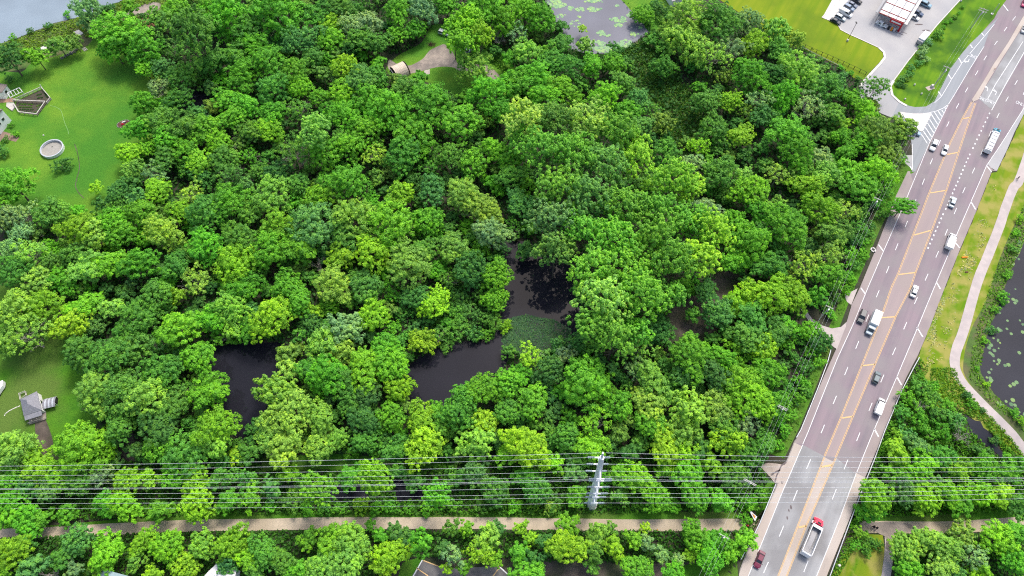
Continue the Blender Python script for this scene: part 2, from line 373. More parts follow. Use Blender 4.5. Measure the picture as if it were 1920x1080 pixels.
sheet('grass_strip', [(-60,985),(100,985),(280,968),(400,961),(700,958),(1100,958),(1380,960),(1425,930),(1440,900),(1452,905),(1436,955),(1412,985),(1330,980),(1100,982),(700,975),(400,976),(200,990),(-60,1004)], M['lawn2'], 1)
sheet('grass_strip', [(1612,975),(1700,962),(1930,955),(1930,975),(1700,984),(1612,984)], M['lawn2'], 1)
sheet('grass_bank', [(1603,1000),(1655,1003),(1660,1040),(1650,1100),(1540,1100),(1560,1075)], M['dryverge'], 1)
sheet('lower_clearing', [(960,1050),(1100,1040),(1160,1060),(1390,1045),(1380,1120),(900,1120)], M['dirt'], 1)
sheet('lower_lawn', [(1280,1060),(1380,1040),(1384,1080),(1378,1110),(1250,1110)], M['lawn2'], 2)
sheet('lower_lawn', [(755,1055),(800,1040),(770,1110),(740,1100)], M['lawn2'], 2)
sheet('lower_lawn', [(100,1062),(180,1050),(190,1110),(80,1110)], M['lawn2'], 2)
WATER = {}
def water(name, px, m, layer=4, wob=.35):
    WATER[name] = px; return sheet(name, px, m, layer, wob=wob)
PONDMID = [(930,452),(985,452),(1078,500),(1090,560),(1085,640),(1010,672),(955,660),(942,700),(885,715),(850,768),(822,775),(765,765),(755,695),(800,662),(860,640),(915,632),(938,600),(948,530)]
PONDLEFT = [(385,690),(400,655),(450,636),(540,645),(550,690),(505,765),(480,815),(455,832),(425,805),(392,745)]
PONDTOP = [(1010,-60),(1022,0),(1048,50),(1072,92),(1110,102),(1150,99),(1185,82),(1217,62),(1203,40),(1165,0),(1150,-60)]
water('dark_pond', PONDMID, M['dark_water'])
water('dark_pond', PONDLEFT, M['dark_water'])
water('lily_pond', PONDTOP, M['lily_water'])
water('dark_pool', [(330,180),(385,165),(410,195),(385,225),(335,215)], M['dark_water'])
water('right_pond', [(1990,380),(1921,452),(1902,495),(1888,530),(1880,552),(1866,590),(1852,627),(1842,670),(1838,697),(1865,737),(1892,766),(1925,795),(1990,830)], M['right_water'], 5)
water('ditch_water', [(1806,775),(1822,786),(1835,788),(1842,803),(1858,815),(1868,828),(1871,840),(1886,852),(1894,870),(1880,862),(1866,850),(1850,836),(1835,822),(1821,822),(1818,803)], M['right_water'], 5)
water('ditch_water', [(738,900),(790,902),(796,938),(745,942)], M['dark_water'])
water('ditch_water', [(612,912),(688,908),(690,934),(618,938)], M['dark_water'])
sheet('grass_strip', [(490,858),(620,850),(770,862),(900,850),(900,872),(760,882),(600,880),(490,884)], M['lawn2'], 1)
water('ditch_water', [(1872,905),(1905,900),(1930,915),(1930,935),(1885,930)], M['right_water'])

# ------------------------------------------------------------------ the road and its paint
LEFT = [(1935,-80),(1887,0),(1871,21),(1864,35),(1854,46),(1840,62),(1818,83),(1802,102),(1783,128),(1764,166),(1752,190),(1736,200),(1715,201),(1698,197),(1686,192),(1672,220),(1690,232),(1708,262),(1712,292),(1711,322),(1702,321),(1680,367),(1666,405),(1640,472),(1612,540),(1597,571),(1587,605),(1567,656),(1545,705),(1527,747),(1500,810),(1490,830),(1472,875),(1455,917),(1436,958),(1407,1023),(1384,1080),(1296,1300)]
RIGHT = [(1465,1300),(1552,1075),(1602,950),(1622,895),(1656,815),(1675,765),(1700,706),(1720,668),(1740,622),(1768,548),(1800,467),(1830,397),(1860,320),(1869,321),(1889,279),(1902,248),(1918,217),(1935,180),(1990,70),(2060,-80)]
NORTH_L = [p for p in LEFT if p[1] <= 832]; SOUTH_L = [p for p in LEFT if p[1] >= 829]
NORTH_R = [p for p in RIGHT if p[1] <= 895]; SOUTH_R = [p for p in RIGHT if p[1] >= 895]
road = sheet('road', NORTH_L+NORTH_R, M['asph_purple'], 3, drape=False, z=0)
brd = sheet('bridge_road', SOUTH_L+SOUTH_R, M['conc_tan'], 3, drape=False, z=0)
def rsheet(name, px, m, layer, par=road): return sheet(name, px, m, layer, parent=par, drape=False, z=0)
EDGE_L = [(1845,87),(1816,133),(1788,180),(1778,196),(1742,269),(1712,342),(1690,395),(1657,470),(1627,540),(1600,607),(1570,672),(1540,747),(1515,810),(1505,833)]
EDGE_LS = [(1505,834),(1467,922),(1445,977),(1407,1070),(1330,1260)]
EDGE_R = [(1975,95),(1917,207),(1877,270),(1850,310),(1797,432),(1751,540),(1720,615),(1680,710),(1637,810),(1606,886)]
EDGE_RS = [(1605,888),(1575,970),(1531,1080),(1462,1250)]
YL = [(1822,191),(1804,223),(1782,267),(1770,295),(1742,362),(1712,440),(1685,510),(1671,540),(1652,595),(1615,687),(1577,782),(1565,810),(1546,855)]
YLS = [(1546,856),(1534,887),(1496,985),(1460,1077),(1390,1260)]
YR = [(1829,193),(1821,215),(1803,268),(1775,355),(1747,432),(1717,510),(1707,540),(1680,592),(1641,682),(1599,781),(1587,810),(1567,857)]
YRS = [(1567,858),(1532,940),(1512,985),(1475,1080),(1408,1250)]
rsheet('shoulder', EDGE_L[5:]+[p for p in reversed(NORTH_L) if p[1] >= 321]+[(1706,322)], M['asph_shoulder'], 4)
rsheet('shoulder', EDGE_R[3:]+[p for p in NORTH_R if p[1] >= 320], M['asph_shoulder'], 4)
rsheet('turn_lane', YL+list(reversed(YR)), M['asph_turn'], 4)
rsheet('lane', [(1842,285),(1820,325),(1770,445),(1735,525),(1690,625),(1655,705),(1612,810),(1588,868),(1602,880),(1637,810),(1680,710),(1720,615),(1751,540),(1797,432),(1850,310),(1865,288)], M['asph_purple'], 4)
rsheet('turn_pocket', [(1925,40),(1899,80),(1850,160),(1836,186),(1856,203),(1862,203),(1886,160),(1921,100),(1960,40)], M['asph_grey'], 4)
rsheet('exit_ramp', [(1873,32),(1855,58),(1845,87),(1816,133),(1788,180),(1778,196),(1742,269),(1716,322),(1710,322),(1712,292),(1708,262),(1690,232),(1672,220),(1686,192),(1698,197),(1715,201),(1736,200),(1752,190),(1764,166),(1783,128),(1802,102),(1818,83),(1840,62)], M['asph_ramp'], 4)
rsheet('exit_ramp', [(1990,70),(1935,180),(1918,217),(1902,248),(1889,279),(1869,320),(1861,318),(1852,308),(1877,270),(1917,207),(1940,160),(1975,95)], M['conc'], 4)
rsheet('lane', EDGE_LS+list(reversed(YLS)), M['asph_grey'], 4, brd)
rsheet('lane', YRS+list(reversed(EDGE_RS)), M['asph_grey'], 4, brd)
def paint(name, px, w, m=None, par=road): return line(name, px, w, m or M['white'], 6, parent=par)
for e, p in ((EDGE_L, road), (EDGE_R, road), (EDGE_LS, brd), (EDGE_RS, brd)): paint('edge_line', e, .17, par=p)
def offs(px, dx): return [(u+dx, v) for u, v in px]
for e, p in ((YL, road), (YR, road), (YLS, brd), (YRS, brd)):
    paint('yellow_line', offs(e, -1.1), .13, M['yellow'], p); paint('yellow_line', offs(e, 1.1), .13, M['yellow'], p)
for a, b in [((1804,223),(1821,220)),((1775,290),(1796,286)),((1744,362),(1775,357)),((1714,441),(1746,432)),((1685,515),(1717,511)),((1652,596),(1680,594)),((1616,686),(1641,683)),((1579,784),(1598,781))]:
    paint('yellow_bar', [a, b], .4, M['yellow'])
for a, b in [((1540,876),(1560,872)),((1497,989),(1512,986)),((1452,1103),(1470,1100))]: paint('yellow_bar', [a, b], .5, M['yellow'], brd)
DL = [(1901,35),(1885,55),(1867,81),(1847,109),(1831,137),(1812,169),(1795,199),(1777,233),(1761,268),(1746,303),(1731,341),(1715,380),(1699,420.5),(1681,463),(1664,506),(1645.5,551),(1626,597),(1607,647),(1586.5,696),(1565,750),(1542.5,804.5)]
DLS = [(1516,870),(1491,929),(1465,996),(1436,1064)]
DR = [(1940,100),(1922,128),(1905,155),(1888,186),(1871,217),(1856,251),(1841,285),(1825,320),(1807,357),(1791,396),(1774,436),(1757,477),(1737,520),(1717,564),(1697,611),(1676,659),(1654,710),(1632,763),(1609,819)]
DRS = [(1586,871),(1564,927),(1538,992),(1511,1062)]
def dashes(ds, par, L=2.9, w=.2):
    for i, c in enumerate(ds):
        a = ds[max(i-1, 0)]; b = ds[min(i+1, len(ds)-1)]
        A, B, C = Vector(G(*a)), Vector(G(*b)), Vector(G(*c)); d = (B-A).normalized()
        vs, fs = ribbon([C-d*L/2, C+d*L/2], w, 6*LY)
        me = bpy.data.meshes.new('lane_dash'); me.from_pydata(vs, [], fs); me.materials.append(M['white']); link('lane_dash', me, parent=par)
dashes(DL, road); dashes(DR, road); dashes(DLS, brd, 3.2); dashes(DRS, brd, 3.2)
def dots(a, b, n):
    return [(a[0]+(b[0]-a[0])*i/(n-1), a[1]+(b[1]-a[1])*i/(n-1)) for i in range(n)]
for q in dots((1855,213), (1824,278), 9)+dots((1818,290), (1773,392), 15)+dots((1768,402), (1740,465), 9):
    C = Vector(G(*q)); d = Vector((math.cos(RD), math.sin(RD), 0))
    vs, fs = ribbon([C-d*.38, C+d*.38], .42, 6*LY); me = bpy.data.meshes.new('lane_dot'); me.from_pydata(vs, [], fs); me.materials.append(M['white']); link('lane_dot', me, parent=road)
for a, b in [((1647,459),(1656,471)),((1614,540),(1622,551)),((1850,311),(1859,323)),((1820,378),(1829,393)),((1791,455),(1799,465)),((1756,530),(1763,542)),((1719,614),(1730,632)),((1681,706),(1690,722)),((1639,804),(1647,819)),
             ((1881,9),(1890,21)),((1840,62),(1844,67)),((1819,84),(1823,90)),((1797,109),(1803,119)),((1778,140),(1784,149)),((1759,172),(1765,180)),((1706,312),(1711,320))]:
    paint('shoulder_bar', [a, b], .4)
paint('edge_line', [(1864,46),(1855,57),(1803,119),(1784,149),(1765,181),(1752,193)], .17)
paint('edge_line', [(1710,270),(1711,320)], .2)
paint('lane_line', [(1918,78),(1866,159),(1850,189)], .2); paint('lane_line', [(1935,72),(1885,159),(1859,207)], .2)
k5 = lambda x, y: (1680+x/12, 180+y/12)
for a, b in [[(770,380),(935,640)],[(855,355),(980,550)],[(945,340),(1025,465)],[(1025,320),(1070,385)],[(1090,255),(1120,305)],[(755,530),(890,745)],[(705,610),(845,830)],[(655,710),(800,925)],[(610,790),(760,1010)]]:
    paint('hatch_bar', [k5(*a), k5(*b)], .33)
paint('edge_line', [k5(730,380), k5(900,345), k5(1050,280), k5(1180,195)], .2)
paint('edge_line', [k5(530,820), k5(620,940), k5(700,1070)], .3)
isl = sheet('traffic_island', [k5(*p) for p in [(65,385),(100,362),(240,385),(400,402),(560,400),(720,383),(770,410),(775,445),(690,620),(610,780),(570,806),(530,795),(400,680),(220,520)]], M['conc_white'], 4, thick=.13, drape=False, z=0)
MED = [(1824,192),(1822,187),(1840,159),(1863,120),(1890,80),(1916,35),(1945,-10),(1985,-70),(1996,-70),(1955,-10),(1926,35),(1898,80),(1871,122),(1849,159),(1834,187)]
sheet('median', MED, M['conc_tan'], 4, thick=.13, drape=False, z=0)
link('median_marker', MB().tube(G(1866,128,.14), G(1866,128,1.2), .12, .1, M['orange']).mesh('median_marker'), label='small orange marker post on the edge of the concrete road median', cat='marker post')
# lane lettering and arrows
def road_text(txt, u, v, rz, size, sx=.75, sy=1.6):
    c = bpy.data.curves.new('lane_lettering', 'FONT'); c.body = txt; c.align_x = 'CENTER'; c.align_y = 'CENTER'; c.size = size
    o = bpy.data.objects.new('tmp', c); col.objects.link(o)
    dg = bpy.context.evaluated_depsgraph_get(); me = bpy.data.meshes.new_from_object(o.evaluated_get(dg)); bpy.data.objects.remove(o)
    me.transform(Matrix.Diagonal((sx, sy, 1, 1))); me.materials.clear(); me.materials.append(M['white'])
    x, y, _ = G(u, v); t = link('lane_lettering', me, (x, y, 6*LY), rz, parent=road); return t
UP = RD-math.pi/2
road_text('ONLY', 1842, 186, UP-.08, 1.5, .72, 1.5); road_text('ONLY', 1857, 191, UP-.08, 1.5, .72, 1.5); road_text('ONLY', 1913, 195, UP-.08, 1.5, .8, 1.5)
road_text('ONLY', 1823, 105, UP+math.pi-.08, 1.6, .75, 1.5)
def arrow(u, v, rz, mirror=1, s=1.0):
    pts = [(-.15,-2),(.15,-2),(.15,-.2),(-.15,.5),(-.9,.9),(-.9,1.35),(-1.9,.55),(-.9,-.25),(-.9,.25),(-.5,.1),(-.15,-.4)]
    pts = [(p[0]*mirror*s, p[1]*s) for p in pts]
    m = MB(); tr = geometry.tessellate_polygon([[Vector((*p, 0)) for p in pts]]); m.add([(*p, 0) for p in pts], [(a, b, c) for a, b, c in tr], M['white'])
    x, y, _ = G(u, v); m.build('lane_arrow', road, loc=(x, y, 6*LY), rz=rz)
arrow(1852,166,UP,1,.75); arrow(1868,173,UP,1,.75); arrow(1815,116,UP+math.pi,-1,.8)
arrow(1920,173,UP,-1,.75)
# tyre stains and sealed cracks on the bridge end
for q in [((1483,951),.45),((1479,957),.3),((1476,971),.35),((1466,905),.3)]:
    x, y, _ = G(*q[0]); MB().prism([(q[1]*math.cos(t)*.6, q[1]*math.sin(t)*1.3) for t in np.linspace(0, 6.28, 9)[:-1]], 0, .004, M['tar']).build('tar_spot', brd, loc=(x, y, 6*LY))
for px in [[(1474,866),(1465,873),(1460,884),(1456,892),(1453,904)], [(1447,889),(1456,884),(1463,881)]]:
    line('sealed_crack', px, .35, M['tar'], 6, parent=brd)
# driveways off the road
sheet('gravel_stub', [(1505,585),(1500,579),(1512,583),(1524,600),(1540,610),(1560,616),(1577,613),(1587,604),(1586,612),(1569,655),(1562,650),(1552,640),(1535,625),(1520,608)], M['conc_path'], 5, drape=False, z=0)
sheet('driveway_stub', [(1582,552),(1592,549),(1608,541),(1602,556),(1596,572),(1588,566)], M['conc_path'], 5, drape=False, z=0)
sheet('driveway_stub', [(1681,289),(1692,291),(1712,291),(1711,321),(1700,314),(1690,303)], M['conc'], 3, drape=False, z=0)
sheet('driveway_stub', [(1423,872),(1440,868),(1470,872),(1476,868),(1470,885),(1460,906),(1452,905),(1440,890)], M['conc_tan'], 3)
# parking lot
sheet('parking_lot', [(1575,0),(1542,33),(1556,39),(1571,47),(1576,56),(1593,65),(1620,77),(1648,90),(1657,98),(1659,108),(1650,120),(1620,152),(1608,172),(1606,188),(1630,200),(1655,214),(1673,221),(1686,193),(1674,180),(1669,162),(1675,152),(1702,115),(1757,47),(1800,0),(1890,-90),(1660,-90)], M['conc'], 3)
sheet('walkway', [(1560,0),(1542,33),(1555,39),(1562,34),(1600,-10),(1640,-60),(1620,-60)], M['conc_white'], 5)
for px in ([(1541,33),(1556,39),(1571,47),(1576,56),(1593,65),(1620,77),(1648,90)], [(1648,90),(1657,98),(1659,108),(1650,120),(1634,137),(1620,152),(1612,164)], [(1800,0),(1757,47),(1702,115),(1675,152)], [(1675,152),(1669,162),(1673,179),(1686,191),(1700,199)], [(1541,33),(1575,0),(1620,-50)]):
    w = .9 if px[0] in ((1675,152),(1648,90)) else .35
    line('kerb', px, w, M['conc_white'], 5, raise_=.1, kind='structure')
for px in [(1736,57),(1723,46)]:
    x, y, _ = G(*px); MB().prism([(1.6*math.cos(t), .35*math.sin(t)) for t in np.linspace(0, 6.28, 11)[:-1]], 0, .004, M['tar']).build('oil_stain', None, loc=(x, y, 4*LY), kind='structure')
for a, b in (((1672,57),(1694,66)),((1690,60),(1700,63))): line('tyre_mark', [a, b], .3, M['tar'], 4, kind='structure')
for i in range(9):
    a = (1555+i*7.0, 30-i*7.6); line('bay_line', [a, (a[0]+20, a[1]+10)], .15, M['white'], 4, kind='structure')
# paths
PATH = [(1955,200),(1914,330),(1900,352),(1885,390),(1874,424),(1852,480),(1832,530),(1807,618),(1792,660),(1791,690),(1808,722),(1852,768),(1893,810),(1925,848),(1990,905)]
def band(px, w, m, name, layer, **k):
    pts = smooth_poly(px, 4, False); L = [P(u, v) for u, v in pts]
    V = [Vector(p[:2]) for p in L]; l, r = [], []
    for i in range(len(V)):
        d = (V[min(i+1, len(V)-1)]-V[max(i-1, 0)]).normalized(); n = Vector((-d.y, d.x))*w/2*(1+.02*math.sin(i*1.7)); l.append(V[i]+n); r.append(V[i]-n)
    poly = l+r[::-1]; z0 = L[0][2]
    bm = bmesh.new(); n = len(l)
    vs = [bm.verts.new((p.x, p.y, 0)) for p in l+r]
    for i in range(n-1): bm.faces.new((vs[i], vs[n+i], vs[n+i+1], vs[i+1]))
    dr = any(abs(p[2]) > .01 for p in L)
    if dr:
        bis(bm, 0, min(p.x for p in poly), max(p.x for p in poly), 1.5); bis(bm, 1, min(p.y for p in poly), max(p.y for p in poly), 1.5)
    for v in bm.verts: v.co.z = float(hz(v.co.x, v.co.y)) + layer*LY + (.035 if dr else 0)
    me = bpy.data.meshes.new(name); bm.to_mesh(me); bm.free(); me.materials.append(m); return link(name, me, kind='structure', **k)
band(PATH, 2.9, M['conc_path'], 'footpath', 6)
band(TRAIL_L+TRAIL_R, 3.1, M['trail'], 'trail', 3)
band([(1680,992),(1668,1003),(1667,1030),(1664,1060),(1658,1100),(1650,1160)], 2.3, M['conc_path'], 'side_path', 4)
sheet('path_junction', [(1622,981),(1700,981),(1712,996),(1690,1000),(1676,1010),(1672,1030),(1662,1030),(1660,1008),(1645,999)], M['gravel'], 6, smooth=True)
for q, s in [((1797,650),.7),((1795,667),.5),((1826,568),.6),((1906,338),.3),((1836,537),.45)]:
    x, y, _ = G(*q); MB().prism([(s*.45*math.cos(t), s*math.sin(t)) for t in np.linspace(0, 6.28, 9)[:-1]], 0, .004, M['tar']).build('path_stain', None, loc=(x, y, 7*LY), rz=-.3, kind='structure')
# underpass
ym = float(trail_y(G(1500,985)[0])); mb = MB()
def xe(y, a, c_): return a[0]+(c_[0]-a[0])*(y-a[1])/(c_[1]-a[1])
def slab(y0, y1, z0, z1):
    q = [(xe(y0, RL0, RL1)+.25, y0), (xe(y0, RR0, RR1)-.25, y0), (xe(y1, RR0, RR1)-.25, y1), (xe(y1, RL0, RL1)+.25, y1)]
    mb.hull8([(*p, z0) for p in q]+[(*p, z1) for p in q], M['stone'])
slab(ym-3.7, ym-3.3, -3.2, -.1); slab(ym+3.3, ym+3.7, -3.2, -.1); slab(ym-3.3, ym+3.3, -.6, -.1)
mb.build('underpass', None, kind='structure')
line('bridge_edge', [p for p in LEFT if p[1] > 800], .5, M['stone'], 0, raise_=.02, kind='structure')
# dark asphalt lot at the bottom edge
lot = sheet('lower_parking_lot', [(792,1050),(830,1064),(860,1066),(915,1062),(935,1060),(955,1078),(985,1130),(740,1130)], M['asph_dark'], 3)
def dline(name, a, b, w, m, par):
    A, B = P(*a), P(*b); n = 12; mb = MB(); pts = [tuple(A[j]+(B[j]-A[j])*i/n for j in range(3)) for i in range(n+1)]
    vs, fs = ribbon(pts, w, 0); vs = [(x, y, float(hz(x, y))+6*LY+.05) for x, y, z in vs]; mb.add(vs, fs, m); me = bpy.data.meshes.new(name); me.from_pydata(mb.v, [], mb.f); me.materials.append(m); link(name, me, parent=par)
for a, b in (((794,1051),(825,1063)),((781,1065),(803,1080)),((937,1063),(924,1081))): dline('yellow_bay_line', a, b, .25, M['yellow'], lot)
for a, b in (((792,1050),(774,1082)),((938,1064),(952,1077))): dline('white_kerb_line', a, b, .3, M['white'], lot)
# ------------------------------------------------------------------ foliage
def leaf_quads(C, N, size, rg, elong=1.0, curl=.0):
    """C centres, N normals -> rhombic leaf sprays"""
    n = len(C); N = N/np.maximum(np.linalg.norm(N, axis=1, keepdims=True), 1e-6)
    a = rg.normal(size=(n, 3)); a -= (a*N).sum(1, keepdims=True)*N; a /= np.maximum(np.linalg.norm(a, axis=1, keepdims=True), 1e-6)
    b = np.cross(N, a); s = np.asarray(size).reshape(-1, 1)*np.ones((n, 1))
    k = s*.5
    p0 = C+a*k*elong*1.25; p1 = C+b*k*.9; p2 = C-a*k*elong*.95; p3 = C-b*k*.9
    V = np.stack([p0, p1, p2, p3], 1).reshape(-1, 3); Fc = np.arange(4*n).reshape(n, 4)
    return V, Fc
def dirs(n, rg, zmin=-.3):
    z = rg.uniform(zmin, 1, n); t = rg.uniform(0, 2*np.pi, n); r = np.sqrt(1-z*z)
    return np.stack([r*np.cos(t), r*np.sin(t), z], 1)
def fib(n, zmin, rg):
    i = np.arange(n)+.5; z = 1-(1-zmin)*i/n; t = np.pi*(1+5**.5)*i + rg.uniform(0, 6); r = np.sqrt(np.maximum(1-z*z, 0))
    return np.stack([r*np.cos(t), r*np.sin(t), z], 1)
def crown(style, R, seed):
    """crown centred on the origin, radius R; style maple/cotton/willow/sparse/shrub"""
    rg = np.random.default_rng(seed)
    P_ = dict(maple=(.85,.55,.30,.9), cotton=(1.15,.46,.26,.9), willow=(.80,.52,.30,.85), sparse=(.85,.46,.28,.6), shrub=(.70,.60,.35,.95), fine=(.9,.54,.24,.95))[style]
    hz_, lobe_r, cl, dens = P_
    nl = {'maple': 17, 'cotton': 21, 'willow': 14, 'sparse': 13, 'shrub': 7, 'fine': 15}[style]
    if R < 3.4: nl = max(5, nl//2)
    # boughs: uneven lobes, some missing
    D = fib(nl, -.25, rg) + rg.normal(scale=.16, size=(nl, 3)); D /= np.linalg.norm(D, axis=1, keepdims=True)
    rr = rg.uniform(.45, .95, nl); q_ = rg.uniform(.82, 1.2); ax = np.array([q_, 1/q_, hz_])
    LC = D*rr[:, None]*R*ax; LR = R*lobe_r*rg.uniform(.55, 1.0, nl)*(.75 if R > 5 else .85)
    LC = np.vstack([LC, [[0, 0, .12*R]]]); LR = np.append(LR, R*.55)
    if style == 'cotton': LC[:, 2] += rg.uniform(0, .25*R, nl+1)
    cs = np.clip(.46+.045*R, .52, .80)*(1.0 if style != 'fine' else .82)       # spray radius, metres
    Cc, Cn, Ct = [], [], []
    for c, r in zip(LC, LR):
        n = max(5, int(2.5*(r/cs)**2*dens))
        d = fib(n, -.45, rg)+rg.normal(scale=.22, size=(n, 3)); d /= np.linalg.norm(d, axis=1, keepdims=True)
        q = c + d*r*np.array([1, 1, .85])*rg.uniform(.55, 1.30, (n, 1))
        out = c*np.array([1, 1, .6])/max(np.linalg.norm(c), .1); nn = d*.8+out*.4+np.array([0, 0, .5])
        if style == 'cotton': q[:, 2] += rg.uniform(0, .5, n)
        Cc.append(q); Cn.append(nn); Ct.append(np.full(n, rg.uniform(-.2, .2))+rg.uniform(-.2, .2, n))
    Cc = np.vstack(Cc); Cn = np.vstack(Cn); Ct = np.concatenate(Ct)
    # drop sprays deep inside other boughs (never seen)
    deep = np.zeros(len(Cc), bool)
    for c, r in zip(LC, LR): deep |= (np.linalg.norm((Cc-c)/np.array([1, 1, .85]), axis=1) < r*.60)
    Cc, Cn, Ct = Cc[~deep], Cn[~deep], Ct[~deep]
    m = len(Cc); per = {'maple': 29, 'cotton': 29, 'willow': 32, 'sparse': 20, 'shrub': 22, 'fine': 26}[style]
    ci = np.repeat(np.arange(m), per); n = len(ci)
    d = dirs(n, rg, -.5 if style == 'willow' else -.2)
    sr = cs*rg.uniform(.65, 1.25, m)[ci]
    off = d*sr[:, None]*rg.uniform(.35, 1.0, (n, 1))
    if style == 'cotton': off *= np.array([.75, .75, 1.5])
    if style == 'willow': off *= np.array([.9, .9, 1.5]); off[:, 2] -= .25*sr
    if style == 'maple': off *= np.array([1.05, 1.05, .7])
    C = Cc[ci]+off; N = d*.75+Cn[ci]*.35+rg.normal(scale=.33, size=(n, 3))+np.array([0, 0, .35])
    sz = {'maple': .42, 'cotton': .40, 'willow': .37, 'sparse': .39, 'shrub': .36, 'fine': .34}[style]*rg.uniform(.6, 1.3, n)
    V, Fc = leaf_quads(C, N, sz, rg, elong={'willow': 1.7, 'cotton': 1.1}.get(style, 1.15))
    k_ = R/np.percentile(np.hypot(V[:, 0], V[:, 1]), 95); V = V*k_
    tint = np.clip(.48+Ct[ci]+d[:, 2]*.12+rg.normal(scale=.15, size=n), 0, 1)
    return np_mesh('crown', V, Fc, LEAF, tint)
def branchy(seed, Ht, R, levels=3, mat_=None, thick=.32, lean=0):
    """trunk with limbs: base at z=0, top of crown at Ht, spread R"""
    r = random.Random(seed); mb = MB(); mt = mat_ or M['bark']
    def grow(p, d, L, rad, lv):
        q = p
        seg = 3 if lv > 0 else 2
        for k in range(seg):
            d2 = (d+Vector((r.uniform(-.18, .18), r.uniform(-.18, .18), r.uniform(-.05, .1)))).normalized()
            q2 = q+d2*L/seg; mb.tube(q, q2, rad*(1-.25*k/seg*2), rad*(1-.25*(k+1)/seg*2), mt, 5 if lv > 1 else (4 if lv > 0 else 3), cap=False); q = q2; d = d2
            if lv > 0:
                for j in range(2 if k else 1):
                    t = r.uniform(0, 2*math.pi); s = Vector((math.cos(t), math.sin(t), r.uniform(-.1, .5))).normalized()
                    grow(q, (d*.55+s*.75).normalized(), L*r.uniform(.45, .68), rad*.48, lv-1)
    top = Vector((lean, 0, Ht*.42)); mb.tube((0, 0, -.3), top, thick, thick*.72, mt, 7)
    nl = 5
    for i in range(nl):
        t = i*2*math.pi/nl+r.uniform(-.4, .4); s = Vector((math.cos(t), math.sin(t), 1.1)).normalized()
        grow(top-Vector((0, 0, r.uniform(0, Ht*.08))), s, R*r.uniform(.65, .95), thick*.5, levels-1)
    grow(top, Vector((.05, .05, 1)), Ht*.35, thick*.6, levels-1)
    return mb.mesh('trunk')
SZ = {'L': 7.0, 'M': 4.6, 'S': 2.6}
CR, TRK = {}, {}
for si, st in enumerate(['maple','cotton','willow','sparse','shrub','fine']):
    for k, R_ in SZ.items():
        if st == 'shrub' and k == 'L': continue
        CR[st, k] = [crown(st, R_, 100*si+7*j+ord(k)) for j in range({'willow': 3, 'sparse': 4, 'fine': 4, 'shrub': 4}.get(st, 5))]
for k, R_ in SZ.items():
    Ht = {'L': 17, 'M': 12, 'S': 6}[k]
    TRK[k] = [branchy(50+j+ord(k), Ht, R_, 2, thick={'L': .34, 'M': .22, 'S': .12}[k]) for j in range(3)]
DEAD = {k: [branchy(80+j+ord(k), {'L': 14, 'M': 8, 'S': 4.5}[k], SZ[k]*.95, 3, M['deadwood'], {'L': .3, 'M': .2, 'S': .12}[k]) for j in range(2)] for k in SZ}

# colour classes: linear base colours of the foliage
COLR = {'L': (.215,.500,.018), 'B': (.130,.420,.018), 'M': (.105,.320,.030), 'D': (.075,.245,.034), 'G': (.115,.330,.055),
        'P': (.220,.420,.120), 'Y': (.245,.490,.050), 'O': (.170,.360,.040), 'F': (.27,.54,.020)}
WORD = {'L': 'lime green', 'B': 'bright green', 'M': 'mid green', 'D': 'dark green', 'G': 'blue-green', 'P': 'pale green', 'Y': 'yellow-green', 'O': 'olive green', 'F': 'vivid yellow-green'}
